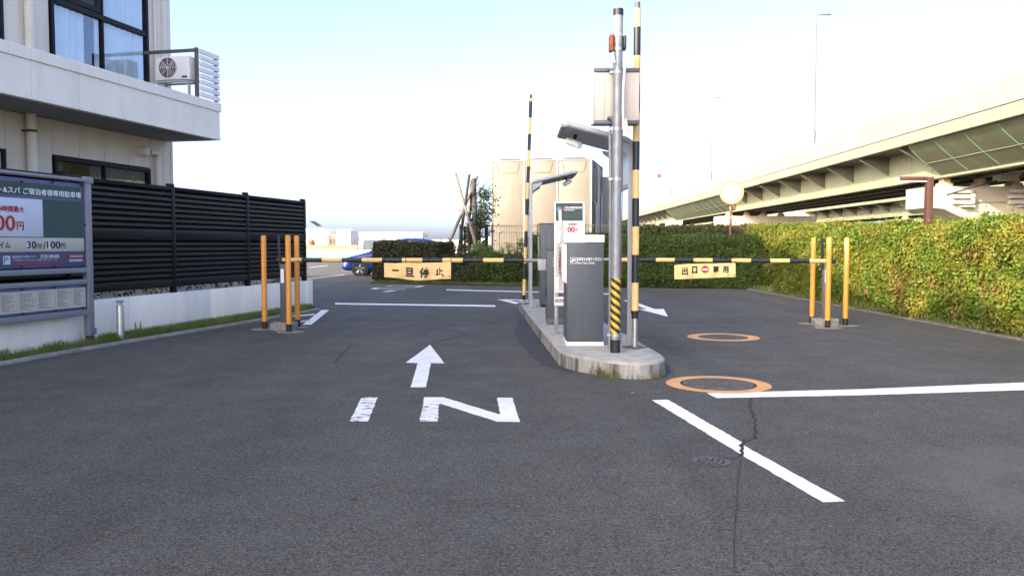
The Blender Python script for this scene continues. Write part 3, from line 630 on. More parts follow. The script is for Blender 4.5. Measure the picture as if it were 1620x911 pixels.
sl('00', -10, 21.5, 341, 364.5, M_REDINK, -.016, .007); sl('円', 24.8, 35.5, 351, 364, M_REDINK, -.016, .004)
sl('タイム', -12, 15, 382.5, 392.5, M_BLACKINK, -.0105, .003)
for a, b_ in ((40.5, 49), (72, 79.5)): sbox('number_sticker', sx(a), sx(b_), -.0105, -.0092, sz(45 if a < 50 else 76, 394.5), sz(45 if a < 50 else 76, 381.5), M_PRICE, 0)
sl('30', 41.5, 56, 382, 393, M_BLACKINK, -.0115, .004); sl('分', 57.5, 65, 385, 393.2, M_BLACKINK, -.0115, .002); sl('/', 67, 71, 382, 394, M_BLACKINK, -.0115, .002)
sl('100', 73, 94, 382, 392.8, M_BLACKINK, -.0115, .004); sl('円', 95.3, 102, 384.6, 392.6, M_BLACKINK, -.0115, .002)
# small print strip
sbox('icon_panel', sx(4), sx(15), -.003, -.0005, sz(10, 418.5), sz(10, 405), M_PRICE, 0); sl('P', 6, 13, 407, 416, M_BLUEINK, -.004, .001)
sl('駐車場総合 お客様センター', 19, 57, 404.2, 408.2, M_WHITEINK, -.003, 0); sl('0120-100-606', 64, 93, 402.6, 408, M_WHITEINK, -.003, .0012)
sl('ご不明な点がございましたら、お気軽にお問い合わせください', 20, 92, 409.8, 412.3, M_WHITEINK, -.003, 0)
sbox('red_strip', sx(19.3), sx(93), -.003, -.0005, sz(56, 417.8), sz(56, 415.4), M_REDINK, 0)
sbox('red_strip', sx(107), sx(132.5), -.003, -.0005, sz(120, 408), sz(120, 402.8), M_REDINK, 0); sl('月極駐車場', 110, 130, 403.8, 407, M_WHITEINK, -.004, 0)
sl('駐車場用地募集中', 109, 131, 410, 413.8, M_WHITEINK, -.003, .0006)
# frame
M_FR = mat('sign_frame_grey', (.22, .235, .26), .5, .1, var=.06)
sbox('rail', TLX, sx(135.5), -.02, .05, sz(133, 431.5), sz(133, 423.2), M_FR, .006); sbox('rail', TLX, sx(135.5), -.02, .05, sz(133, 449.5), sz(133, 441.8), M_FR, .006)
sbox('rail', TLX, sx(135.5), -.025, .05, sz(133, 499), sz(133, 489.4), M_FR, .006)
sbox('lower_board', TLX, xr, .004, .03, sz(133, 489), sz(133, 450), M_PURP)
t = MB(); t.tube([(TLX, -.01, sz(130, 285.5)), (sx(141), -.01, sz(130, 285.5))], .026, 14); t.build('top_rail', M_GALV, sg); sbox('top_board', TLX, sx(143), .02, .08, sz(130, 284), sz(130, 279.5), M_BLACKAL)
for px in (138.8,): 
    x0 = sx(135.2); x1 = sx(143.5); sbox('frame_post', x0, x1, -.03, .06, sz(139, 531), sz(139, 280), M_FR, .006); sbox('post_foot', x0+.005, x1-.005, -.02, .05, -.05, sz(139, 531), M_BLACKMATT)
    sbox('corner_bracket', sx(134), sx(146.5), -.036, .066, sz(140, 291), sz(140, 281), M_FR); sbox('corner_bracket', sx(144.2), sx(148.5), -.01, .04, sz(146, 529), sz(146, 519), M_FR)
sbox('frame_post', TLX-.12, TLX, -.03, .06, -.05, 2.2, M_FR)
M_CLIP = mat('clip_steel', (.06, .055, .05), .5, .5)
for px, py in ((34, 283+4.5), (83, 288.5), (129, 292.8), (134, 355), (34, 422), (85, 421), (130, 420), (35, 457.5), (86, 454.5), (132, 452), (36, 497-.8), (87, 491.5), (132, 487)):
    x, z = SP.hit(px, py); t = MB(); t.box(x-.016, x+.016, -.018, -.001, z-.014, z+.014, .004); t.build('clip', M_CLIP, sg)
ps = [-40, -5, 24.5, 55.5, 85, 111.5, 133.2]
for k, (a, b_) in enumerate(zip(ps, ps[1:])):
    c = (a+b_)/2; z1, z0 = sz(133, 454.3), sz(133, 485)
    sbox('notice_sheet', sx(a)+.002, sx(b_)-.002, .0, .003, z0, z1, M_CREAM, 0)
    t = MB(); n = 18; x0 = sx(a)+.03; x1 = sx(b_)-.03
    for q in range(n):
        z = z1-.02-(z1-z0-.04)*q/n; L_ = random.uniform(.45, 1) if q % 5 else random.uniform(.2, .5); xx = x0
        while xx < x0+(x1-x0)*L_:
            wd = random.uniform(.008, .04); t.poly([(xx, -.0008, z), (min(xx+wd, x1), -.0008, z), (min(xx+wd, x1), -.0008, z-.0055), (xx, -.0008, z-.0055)]); xx += wd+.005
    t.build('print', mat('grey_print', (.16, .16, .17), .7) if k != 1 else mat('grey_print2', (.2, .14, .14), .7), sg, smooth=0)

# bollard light in the grass
p = WALL.w(WALL.hit(172, 500)[0]-.02, 0, .20)
o = thing('bollard_light', 'short stainless bollard lamp in the grass before the white wall', 'lamp', p)
t = MB(); t.lathe([(.05, -.02), (.05, .50), (.046, .515), (.036, .52)], seg=24); t.build('post', M_STAIN, o)
t = MB(); t.lathe([(.036, .52), (.036, .555)], seg=24); t.build('lens', mat('frosted_lens', (.42, .44, .46), .25), o)
t = MB(); t.lathe([(.046, .555), (.05, .56), (.05, .575), (.044, .582)], seg=24); t.build('cap', M_STAIN, o)
# ---------------- concrete island ----------------
ZI = .17
def arc(c, r, a0, a1, n=8): return [(c[0]+r*math.cos(R(a0+(a1-a0)*k/n)), c[1]+r*math.sin(R(a0+(a1-a0)*k/n))) for k in range(n+1)]
isl = [(.13, 17.5), (.36, 12.5), (.53, 9.22), (.60, 8.95), (.72, 8.72), (.88, 8.52), (1.03, 8.36), (1.17, 8.25), (1.30, 8.23), (1.42, 8.28), (1.54, 8.42), (1.62, 8.62), (1.635, 8.9), (1.57, 10.2), (1.43, 12.8), (1.10, 17.5), (.98, 17.9), (.62, 18.05), (.28, 17.9)]
io = thing('traffic_island', 'raised concrete island with a rounded nose between the two lanes', 'island', (0, 0, 0))
t = MB(); n_ = len(isl); cx = sum(p[0] for p in isl)/n_; cy = sum(p[1] for p in isl)/n_
def shrink(d):
    out = []
    for i, p in enumerate(isl):
        a = Vector(isl[i-1]); b_ = Vector(isl[(i+1) % n_]); e = (b_-a).normalized(); nn = Vector((-e.y, e.x)); out.append((p[0]+nn.x*d, p[1]+nn.y*d))
    return out
lev = [(0.0, -.1), (0.0, .0), (.004, ZI-.03), (.012, ZI-.008), (.03, ZI)]
rows = [[(x, y, z) for x, y in shrink(d)] for d, z in lev]; rows = [r+[r[0]] for r in rows]
t.quadstrip(rows[:3]); bmesh.ops.remove_doubles(t.bm, verts=t.bm.verts, dist=1e-5); t.build('kerb_face', M_CONCSIDE, io, smooth=50)
t = MB(); t.quadstrip(rows[2:]); t.poly(rows[-1][:-1]); bmesh.ops.remove_doubles(t.bm, verts=t.bm.verts, dist=1e-5); t.build('top_slab', M_CONC, io, smooth=50)
gp = []
r_ = random.Random(4)
for k in range(700):
    f = r_.random(); x = .78+f*.82; # along the nose foot
    for i in range(3, 11):
        if isl[i][0] <= x <= isl[i+1][0]:
            u = (x-isl[i][0])/(isl[i+1][0]-isl[i][0]); y = isl[i][1]+u*(isl[i+1][1]-isl[i][1]); break
    else: continue
    if r_.random() < (.8 if .88 < x < 1.08 else .13): gp.append((x, y-r_.uniform(0.0, .05), 0))
me = grass_mesh(gp, .02, .12, .007, 8); M_WEED = leaf_mat('weed_blade', (.09, .15, .035), (.30, .23, .10), (.22, .2, .07), 5, .3); me.materials.append(M_WEED); tag(link('weeds', me), 'weeds growing at the foot of the island nose', 'weeds', kind='stuff')

# ---------------- striped barrier arms and warning poles ----------------
SEG = .32
def striped(name, root, p0, p1, r, segs, first_yellow=True, grey0=0.0, grey1=0.0):
    """A round bar from p0 to p1 in bands; grey0/grey1 bare metal lengths at the ends."""
    p0, p1 = Vector(p0), Vector(p1); L_ = (p1-p0).length; d = (p1-p0)/L_; s = 0
    if grey0: t = MB(); t.tube([p0, p0+d*grey0], r*.82, 14); t.build('bare_end', M_GALV, root); s = grey0
    e = L_-grey1; yel = first_yellow
    while s < e-1e-4:
        q = min(s+segs, e); t = MB(); t.tube([p0+d*s, p0+d*q], r, 16); t.build('yellow_band' if yel else 'black_band', M_YEL if yel else M_BLKSTR, root); s = q; yel = not yel
    if grey1: t = MB(); t.tube([p0+d*e, p1], r*.8, 12); t.build('tip', mat('dull_tip_steel', (.09, .09, .095), .6) if grey1 > .06 else M_BLACKMATT, root)
# left barrier arm
YL_ = 12.95
A0 = AT(853, 412, YL_); A1 = AT(437, 411.2, 13.15)
ba = thing("boom_barrier", 'closed black and yellow barrier arm carrying the 一旦停止 banner over the left lane', 'barrier arm', A0)
striped('arm', ba, (0, 0, 0), A1-A0, .036, .322, False, .24, .02)
B0 = AT(955, 410.8, 14.3); B1 = AT(1322, 413, 13.72)
bb = thing("boom_barrier", 'closed black and yellow barrier arm carrying the 出口専用 banner over the right lane', 'barrier arm', B0)
striped('arm', bb, (0, 0, 0), B1-B0, .036, .317, True, .26, .02)
# banners: sagging cloth under the arms
M_BAN = mat('yellow_banner_cloth', (.88, .60, .24), .75, var=.05, vscale=5, bump=.05, bscale=300)
def banner(name, label, pxs, tops, bots, YA, YB, pxA, pxB, chars, sign_at=None):
    """Cloth through the pixel columns pxs at the arm's depth; lettering shares the cloth's curve."""
    def Yof(px): return YA+(YB-YA)*(px-pxA)/(pxB-pxA)
    c = AT(pxs[0], tops[0], Yof(pxs[0])); o = thing(name, label, 'banner', c)
    top = [AT(p, a, Yof(p)-.05)-c for p, a in zip(pxs, tops)]; bot = [AT(p, a, Yof(p)-.05)-c for p, a in zip(pxs, bots)]
    n = len(pxs); NU, NV = 48, 14
    def surf(u, v, out=0.0):
        f = u*(n-1); i = min(int(f), n-2); g = f-i; g = g*g*(3-2*g)*.4+g*.6
        a = top[i].lerp(top[i+1], g); b_ = bot[i].lerp(bot[i+1], g); q = a.lerp(b_, v)
        w_ = .016*math.sin(u*17+v*2.4)*v+.010*math.sin(u*31+1.3+v*4)*v*(1-v*.4)+.012*math.sin(u*7+.5)
        return q+Vector((0, -out+w_, 0))
    t = MB(); t.quadstrip([[surf(i/NU, j/NV) for i in range(NU+1)] for j in range(NV+1)])
    for v in list(t.bm.verts): pass
    cl = t.build('cloth', M_BAN, o, smooth=180)
    so = cl.modifiers.new('thickness', 'SOLIDIFY'); so.thickness = .003; so.offset = 1
    for spec in chars:
        kind, u0, u1, v0, v1, m = spec[:6]
        if kind == 'disc':
            for rr, mm, off in ((1.0, m, .006), ):
                t = MB(); P = [surf((u0+u1)/2+(u1-u0)/2*math.cos(2*PI*k/28), (v0+v1)/2+(v1-v0)/2*math.sin(2*PI*k/28), off) for k in range(28)]; t.poly(P); t.build('no_entry_disc', mm, o, smooth=0)
            t = MB(); a, b_ = u0+(u1-u0)*.13, u1-(u1-u0)*.13; t.poly([surf(a, (v0+v1)/2-(v1-v0)*.10, .009), surf(b_, (v0+v1)/2-(v1-v0)*.10, .009), surf(b_, (v0+v1)/2+(v1-v0)*.10, .009), surf(a, (v0+v1)/2+(v1-v0)*.10, .009)]); t.build('no_entry_bar', M_WHITEINK, o, smooth=0)
            continue
        me = text_mesh(kind, .012); co = np.array([v.co[:] for v in me.vertices]); lo, hi = co.min(0), co.max(0)
        bm = bmesh.new()
        for k, (ox, oy) in enumerate(((0, 0), (.05, 0), (-.05, 0), (0, .04), (0, -.04))):
            m2 = me.copy()
            for v, c_ in zip(m2.vertices, co):
                u = u0+(u1-u0)*((c_[0]-lo[0])/(hi[0]-lo[0])+ox*.7); vv = v1+(v0-v1)*((c_[1]-lo[1])/max(hi[1]-lo[1], 1e-6)+(oy if hi[1]-lo[1] > .3 else oy*1.5)); v.co = surf(u, vv, .006+.0004*k)
            bm.from_mesh(m2); bpy.data.meshes.remove(m2)
        bpy.data.meshes.remove(me); me = bpy.data.meshes.new('lettering'); bm.to_mesh(me); bm.free(); me.materials.append(m); link('lettering', me, o)
    for pts, m in (([(.868, .90), (.875, .83), (.892, .76), (.915, .80), (.905, .83), (.888, .84), (.88, .90)], M_BLUEINK), ([(.92, .86), (.935, .80), (.945, .86)], M_REDINK), ([(.955, .86), (.985, .78), (.99, .82), (.96, .90)], M_REDINK)):
        t = MB(); t.poly([surf(u, v, .006) for u, v in pts]); t.build('emblem', m, o, smooth=0)
    for i in (0, n//3, 2*n//3, n-1):
        q = surf(i/(n-1), .03); t = MB(); ring = [(q.x+.0, q.y+.045+.05*math.cos(a), q.z+.028+.055*math.sin(a)) for a in [2*PI*k/12 for k in range(13)]]; t.tube(ring, .005, 5, caps=False); t.build('tie', M_BLACKMATT, o)
    return o
banner('stop_banner', 'yellow cloth banner reading 一旦停止 tied under the left barrier arm', [607.5, 625, 642, 660, 678, 696, 713.5], [416, 416.5, 415.6, 416.2, 415.6, 415.4, 414.2], [438.6, 439.8, 442.4, 443.8, 443.4, 441.8, 441.2], YL_, 13.15, 853, 437,
       [('一', .115, .225, .43, .53, M_BLACKINK), ('旦', .325, .45, .30, .80, M_BLACKINK), ('停', .545, .675, .28, .82, M_BLACKINK), ('止', .765, .885, .30, .74, M_BLACKINK)])
banner('exit_banner', 'yellow cloth banner reading 出口専用 with a no entry disc under the right barrier arm', [1067, 1083, 1099, 1115, 1131, 1147, 1164], [419.5, 418, 417.4, 417, 416.8, 416.4, 416.2], [442, 441.6, 441, 440.2, 439.6, 438.8, 438.5], 14.3, 13.72, 955, 1322,
       [('出', .12, .225, .20, .72, M_BLACKINK), ('口', .285, .38, .18, .64, M_BLACKINK), ('disc', .437, .57, .13, .66, M_REDINK), ('専', .625, .735, .18, .66, M_BLACKINK), ('用', .79, .89, .22, .68, M_BLACKINK)])

# upright striped poles
def upright(label, base, top, z0, r=.041):
    o = thing('striped_pole', label, 'pole', base); top = Vector(top)-Vector(base); d = top/top.z
    t = MB(); t.tube([(0, 0, 0), d*(z0+.02)], .032, 14); t.build('foot_tube', M_STAIN, o)
    t = MB(); t.lathe([(.036, z0-.09), (.036, z0-.03), (.046, z0-.03), (.047, z0)], seg=16); t.build('socket', M_BLACKMATT, o)
    striped('pole', o, d*z0, top, r, .321, True, 0, .075)
    t = MB(); t.lathe([(.15, 0), (.15, .012), (.05, .012)], seg=4); 
    t.build('base_plate', mat('rusty_plate', (.13, .09, .065), .85, var=.4, vscale=15), o)
    return o
pb = G(1004, 550, ZI); pt = AT(1008.5, 4, pb.y)
upright('tall black and yellow striped pole on the island front, beside the square canopy post', pb, pt, .60-ZI)
fb = Vector((.235, 16.5, ZI)); ft = AT(840, 150, 16.5)
upright('black and yellow striped pole rising far along the island behind the smaller canopy', fb, ft, .30-ZI+.05, .034)

# round post with hazard stripes and the sign back on top
mp_b = G(973, 557.5, ZI); mp_t = AT(978.3, 15, mp_b.y+.02)
mo = thing('sign_pole', 'tall galvanised round pole with hazard stripes at its foot', 'pole', mp_b); mt = mp_t-mp_b; dz = mt/mt.z
def up(z): return dz*z
t = MB(); t.tube([up(0.0), up(mt.z-.07)], .052, 22); t.build('shaft', M_GALV, mo)
t = MB(); t.tube([up(mt.z-.07), up(mt.z)], .056, 22); t.build('top_cap', M_BLACKMATT, mo)
t = MB(); t.tube([up(0), up(.145)], .056, 22); t.build('black_foot', M_BLACKMATT, mo)
# diagonal hazard tape wound on the foot
z0, z1 = .215, .82
t = MB(); t.tube([up(z0), up(z1)], .0545, 22); t.build('yellow_tape', mat('hazard_yellow', (.66, .42, .03), .45, var=.05), mo)
npit = 7; pit = (z1-z0)/npit
for k in range(-4, npit+4):
    t = MB(); rows = []
    for q in range(25):
        a = -PI*.0+2*PI*q/24; lo_ = z0+k*pit-pit*2.7*(a/(2*PI))+pit*1.3; rows.append((lo_, lo_+pit*.5, a))
    V = []
    for lo_, hi_, a in rows:
        lo2, hi2 = min(max(lo_, z0), z1), min(max(hi_, z0), z1); V.append((up(lo2)+Vector((.0556*math.cos(a+2.2), .0556*math.sin(a+2.2), 0)), up(hi2)+Vector((.0556*math.cos(a+2.2), .0556*math.sin(a+2.2), 0))))
    t.quadstrip(V); t.build('black_stripe', M_BLKSTR, mo)
for z in (.195, 1.9, 2.42+.02, 3.05, ): t = MB(); t.tube([up(z-.014), up(z+.014)], .0555, 22); t.box(up(z).x-.09, up(z).x-.05, -.012, .012, z-.01, z+.01); t.build('band_clamp', M_STAIN, mo)
# alarm light bracket near the top
zt = H+(388-74)*mp_b.y/1300-ZI
t = MB()
for z in (zt+.09, zt-.06): t.tube([up(z-.018), up(z+.018)], .057, 20); 
t.build('clamp_ring', M_STAIN, mo)
ob = t = MB(); q = up(zt); t.box(q.x-.10, q.x-.055, -.05, .06, zt-.09, zt+.09, .015); t.build('rusty_plate', mat('orange_rust', (.30, .09, .035), .8, var=.3, vscale=20), mo)
t = MB(); t.box(q.x+.055, q.x+.085, -.04, .06, zt-.07, zt+.08, .01); t.build('dark_plate', M_BLACKMATT, mo)
# sign box hung on the pole, its back to the camera
yb = mp_b.y+.075
c0, c1 = AT(936.5, 197, yb), AT(1012, 108, yb)
so_ = thing('sign_box', 'beige backed sign box clamped high on the galvanised pole', 'sign', ((c0.x+c1.x)/2, yb, c0.z))
W2 = (c1.x-c0.x)/2; HB_ = c1.z-c0.z
M_BEIGE = mat('beige_sheet', (.52, .47, .41), .55, var=.05, vscale=3, dirt=.2, dcol=(.36, .28, .2), dscale=5)
t = MB(); t.box(-W2+.02, W2, 0, .14, .04, HB_-.04, .01); t.build('case', M_BEIGE, so_)
for x in (-W2+.13, -W2+.2, W2-.2, W2-.08): t = MB(); t.box(x-.008, x+.008, -.006, .0, .08, HB_-.09, .002); t.build('case_rib', M_BEIGE, so_)
for z in (.0, HB_-.045): t = MB(); t.box(-W2+.02, W2, -.015, .15, z, z+.045, .006); t.build('edge_rail', mat('rail_grey', (.10, .105, .11), .45, .3), so_)
t = MB(); t.box(-W2-.004, -W2+.018, -.01, .15, 0, HB_-.02, .006); t.build('side_flange', M_WHITE, so_)
for z in (.06, HB_-.03): t = MB(); t.box(-.07, .075, -.02, .0, z-.03, z+.03, .004); t.tube([(-.085, -.10, z), (-.085, -.012, z)], .012, 8); t.tube([(.06, -.10, z), (.06, -.012, z)], .012, 8); t.build('pole_clamp', mat('rail_grey', (.1, .1, .1)), so_)
# cables
def cable(label, pts, r, m, group=None):
    c = Vector(pts[0]); t = MB(); t.tube([Vector(p)-c for p in pts], r, 8); o = t.build('cable', m); o.location = c; tag(o, label, 'cable', group)
px_ = mp_b.x
def W_(px, py, dy=-.07): return AT(px, py, mp_b.y+dy)
cable('cream cable looping down beside the beige sign box', [W_(987, 97, -.06), W_(988, 112, -.07), W_(986, 140, -.07), W_(985.5, 170, -.07), W_(986, 200, -.07), W_(988, 210, -.07), W_(990.5, 209, -.07), W_(990, 198, -.06), W_(986, 188, -.055)], .014, M_PIPE)
cable('thinner cream cable loop hanging below the beige sign box', [W_(990, 188, -.05), W_(993, 203, -.06), W_(994.5, 209, -.06), W_(993, 200, -.05)], .009, M_PIPE)
cable('cream cable from the rusty plate down to the sign box', [W_(970, 83, -.04), W_(971, 92, -.06), W_(973, 100, -.065)], .010, M_PIPE)
cable('grey conduit running down beside the hazard striped pole', [AT(965, 200, mp_b.y+.08), AT(966, 300, mp_b.y+.07), G(965.5, 553, ZI)+Vector((0, .05, 0))], .018, M_GALV)
cable('thin brown cable down the right flank of the galvanised pole', [W_(984.5, 205, .02), W_(984.5, 300, .02), W_(982.5, 440, .02)], .006, mat('brown_cable', (.2, .12, .08)))

# ---------------- canopies ----------------
def canopy(label, y0, y1, xp, xe, zp_, ze, zpan, sgn, boxcam):
    o = thing('rain_canopy', label, 'canopy', (xp, y0, ZI)); L_ = y1-y0
    for yy in (0, L_):
        t = MB(); t.box(-.027, .027, yy-.027, yy+.027, 0, zp_-ZI, .006); t.build('post', M_GREYSTEEL, o)
        t = MB(); t.box(-.08, .08, yy-.08, yy+.08, 0, .012, .003); t.box(-.085*(1 if sgn < 0 else -1), -.02*(1 if sgn < 0 else -1), yy-.006, yy+.006, .012, .14); t.build('base_plate', M_GALV, o)
        t = MB(); t.prism([(0, yy-.006, zp_-ZI-.22), (sgn*.02, yy-.006, zp_-ZI-.03), (sgn*.22, yy-.006, zp_-ZI+.01), (sgn*.2, yy-.006, zp_-ZI-.04), (sgn*.05, yy-.006, zp_-ZI-.15)], (0, .012, 0)); t.build('gusset', M_GREYSTEEL, o)
        t = MB(); t.tube([(0, yy, zp_-ZI-.02), (sgn*.05, yy, zp_-ZI+.015), (xe-xp-sgn*.05, yy, ze-ZI), (xe-xp, yy+(.05 if yy == 0 else -.05), ze-ZI)], .034, 12); t.build('roof_rail', M_GREYSTEEL, o)
    t = MB(); t.tube([(xe-xp, .04, ze-ZI), (xe-xp, L_-.04, ze-ZI)], .03, 12); t.build('roof_rail', M_GREYSTEEL, o)
    t = MB(); a = (zp_-ZI, ze-ZI); t.prism([(sgn*.03, .03, a[0]+.0), (sgn*.03, L_-.03, a[0]+.0), (xe-xp-sgn*.03, L_-.03, a[1]-.015), (xe-xp-sgn*.03, .03, a[1]-.015)], (0, 0, .012)); t.build('roof_sheet', M_GREYSTEEL, o, smooth=0)
    for k in range(1, 5):
        f = k/5; t = MB(); x = (xe-xp)*f; z = a[0]+(a[1]-a[0])*f; t.box(x-.004, x+.004, .0, L_, z+.024, z+.036); t.build('sheet_seam', M_GREYSTEEL, o, smooth=0)
    t = MB(); t.box(-.008, .008, .03, L_-.03, zpan-ZI, zp_-ZI-.03); t.build('side_panel', mat('frosted_panel', (.40, .44, .46), .35), o, smooth=0)
    t = MB(); t.box(-.02, .02, .028, L_-.028, zpan-ZI-.06, zpan-ZI-.005, .005); t.build('cross_rail', M_GALV, o)
    # camera lamp below the sheet
    x, z = boxcam; t = MB(); t.lathe([(.035, -.13), (.045, -.12), (.045, .13), (.03, .135)], (0, 0, 0), 16, 'y'); t.build('lamp', M_WHITE, o, xf=Matrix.Translation((x, L_*.45, z)) @ Matrix.Rotation(R(-30*sgn), 4, 'Z') @ Matrix.Rotation(R(18), 4, 'X'))
    t = MB(); t.tube([(x, L_*.5, z+.03), (x-sgn*.03, L_*.5, z+.12)], .02, 10); t.build('lamp_bracket', M_BLACKMATT, o)
    return o
canopy('grey steel rain canopy on two posts reaching left behind the galvanised pole', 9.55, 10.6, 1.37, .60, 2.55, 2.74, 2.08, -1, (-.62, 2.41))
canopy('smaller looking grey canopy farther along the island reaching right', 15.65, 16.8, .36, 1.22, 2.54, 2.73, 2.02, 1, (.72, 2.40))

# ---------------- ticket machine and cabinets ----------------
m0 = G(896, 547, ZI); m1 = G(955, 547, ZI)
tk = thing('ticket_machine', 'slate grey ticket machine with a white head on the island front', 'ticket machine', (m0.x, m0.y, ZI))
WX = m1.x-m0.x; DP = .62; HT_ = AT(900, 371.5, m0.y).z-ZI
def tb(name, x0, x1, y0, y1, z0, z1, m, bev=.006, root=tk): t = MB(); t.box(x0, x1, y0, y1, z0, z1, bev); return t.build(name, m, root)
tb('plinth', .0, WX, .0, DP, 0, .045, M_WHITE, .003)
tb('body', .004, WX-.004, .004, DP, .047, HT_-.095, M_CABINET)
tb('head', -.035, WX+.004, -.004, DP+.01, HT_-.09, HT_, M_WHITE, .008)
t = MB(); t.prism([(-.055, -.003, HT_-.11), (.0, -.003, HT_-.11), (.0, -.003, HT_-.57), (-.055, -.003, HT_-.52)], (0, DP*.8, 0)); t.build('front_housing', M_WHITE, tk, smooth=0)
tb('user_panel', -.062, -.056, .05, DP*.75, HT_-.48, HT_-.14, mat('panel_grey', (.35, .34, .34), .4), .001)
tb('red_label', -.0655, -.0625, .1, .3, HT_-.40, HT_-.20, M_REDINK, 0)
tb('ticket_slot', -.066, -.0625, .32, .4, HT_-.40, HT_-.3, M_BLACKMATT, 0)
tb('lock_side', -.002, .003, .1, .5, .1, HT_-.6, mat('cabinet_dark', (.06, .066, .078), .5), .0)
sxx = lambda px: (px-896)/(955-896)*WX
zz_ = lambda py: HT_-.0+(371.5-py)/1300*m0.y
lettering('駐車券をお取りください', sxx(912), sxx(951), zz_(412.6), zz_(407.2), .0025, M_WHITEINK, tk, 0, heavy=.0008)
lettering('Please Take a Ticket', sxx(912), sxx(940), zz_(417.3), zz_(414.2), .0025, M_WHITEINK, tk, 0, heavy=.0005)
t = MB(); a, b_, c, d = sxx(901.5), sxx(911), zz_(417), zz_(407.2)
for x0, x1, z0, z1 in ((a, b_, c, c+.005), (a, b_, d-.005, d), (a, a+.005, c+.0051, d-.0051), (b_-.005, b_, c+.0051, d-.0051)): t.box(x0, x1, .001, .0025, z0, z1)
t.box(a+.02, b_-.012, .001, .0025, (c+d)/2-.004, (c+d)/2+.018); t.box(a+.012, a+.035, .001, .0025, (c+d)/2-.018, (c+d)/2-.0045); t.build('icon', M_WHITEINK, tk, smooth=0)
t = MB(); t.lathe([(.012, -.002), (.012, .0015)], (sxx(914), .0, .06), 12, 'y'); t.build('rust_spot', M_RUST, tk)

b0 = G(865, 513.5, ZI)
c2 = thing('barrier_machine', 'slate grey barrier machine with louvre vents behind the ticket machine', 'barrier machine', (b0.x, b0.y, ZI)); h2 = AT(866, 393, b0.y).z-ZI
tb('plinth', 0.004, .40, .004, .5, 0, .09, M_CABINET, .004, c2); tb('body', 0, .404, 0, .5, .094, h2-.03, M_CABINET, .006, c2); tb('lid', -.006, .41, -.006, .506, h2-.028, h2, M_CABINET, .004, c2)
for k in range(7): tb('vent_louvre', .09, .2, -.006, .0, h2-.14-k*.022, h2-.128-k*.022, M_GREYSTEEL, .001, c2)
tb('arm_holder', -.125, -.0, .18, .44, .80-.0, .97, M_GREYSTEEL, .01, c2)
tb('handle', -.02, 0, .08, .12, .42, .52, M_BLACKMATT, .004, c2)
c2b = thing('barrier_machine', 'grey barrier machine of the right lane hidden behind the ticket machine', 'barrier machine', (.92, 13.9, ZI))
tb('body', 0, .404, 0, .5, .0, h2, M_CABINET, .006, c2b); tb('arm_holder', .404, .5, .2, .5, .80, .97, M_GREYSTEEL, .01, c2b)
d0 = G(854.5, 486, ZI)
c3 = thing('pay_cabinet', 'tall slate grey cabinet standing behind the barrier machine', 'cabinet', (d0.x, d0.y, ZI)); h3 = AT(860, 353, d0.y).z-ZI
tb('body', 0, .56, 0, .6, .05, h3-.02, M_CABINET, .008, c3); tb('plinth', .02, .54, .02, .58, 0, .05, M_DARK, 0, c3); tb('lid', -.01, .57, -.01, .61, h3-.019, h3, M_CABINET, .004, c3); tb('door_edge', .10, .106, -.003, .0, .12, h3-.1, M_BLACKMATT, 0, c3)
tb('side_window', -.035, -.002, .02, .5, .4, h3-.25, mat('green_reflection_panel', (.05, .075, .07), .12), .004, c3)  # greenish reflection put into the panel colour

# ---------------- small price sign on posts behind the machine ----------------
s0 = G(880, 528, ZI)
sb = thing('price_sign', 'white framed standing price sign with a dark green header behind the ticket machine', 'sign', (s0.x, s0.y, ZI), R(-4))
YS = s0.y
def sxp(px): return (px-880)/1300*YS
def szp(py): return AT(880, py, YS).z-ZI
def sb_(name, p0, p1, q0, q1, y0, y1, m, bev=.004): t = MB(); t.box(sxp(p0), sxp(p1), y0, y1, szp(q1), szp(q0), bev); return t.build(name, m, sb)
for px in (880, 921): t = MB(); x = sxp(px); t.box(x-.025, x+.025, .01, .05, 0, szp(480), .004); t.box(x-.06, x+.06, -.03, .09, 0, .012, .002); t.build('post', M_GALV, sb)
sb_('frame', 876.5, 924.5, 319, 483.5, -.02, .05, M_WHITE, .008)
sb_('header_panel', 878.6, 921, 321.5, 349.6, -.024, -.0205, M_GREEN, 0)
sb_('price_panel', 878.6, 921, 350.5, 478, -.024, -.0205, mat('sign_white', (.72, .73, .74), .5), 0)
def sp(txt, p0, p1, q0, q1, m, heavy=.001, y=-.0255): lettering(txt, sxp(p0), sxp(p1), szp(q1), szp(q0), y, m, sb, 0, heavy=heavy)
sp('ご宿泊者様専用駐車場', 891.5, 920, 327, 330.6, M_WHITEINK); sp('時間貸駐車場', 891.5, 908, 331.6, 333.6, M_WHITEINK, .0005)
t = MB(); c = (sxp(884), szp(331)); t.poly([(c[0]+.030*math.cos(a)*(1 if a < 3.8 else .5), -.0255, c[1]+.03*math.sin(a)) for a in [2*PI*k/20 for k in range(20)]]); t.build('emblem', mat('light_blue_print', (.12, .28, .5), .5), sb, smooth=0)
t = MB(); t.poly([(sxp(887), -.0262, szp(332.5)), (sxp(890), -.0262, szp(329)), (sxp(891), -.0262, szp(330)), (sxp(889), -.0262, szp(333))]); t.build('emblem', M_REDINK, sb, smooth=0)
sp('24時間最大', 897.5, 913.5, 353.2, 356.8, M_REDINK, .0012); sp('00', 897.5, 908, 359, 367.5, M_REDINK, .004); sp('円', 909, 913.3, 362, 367.2, M_REDINK, .0015)
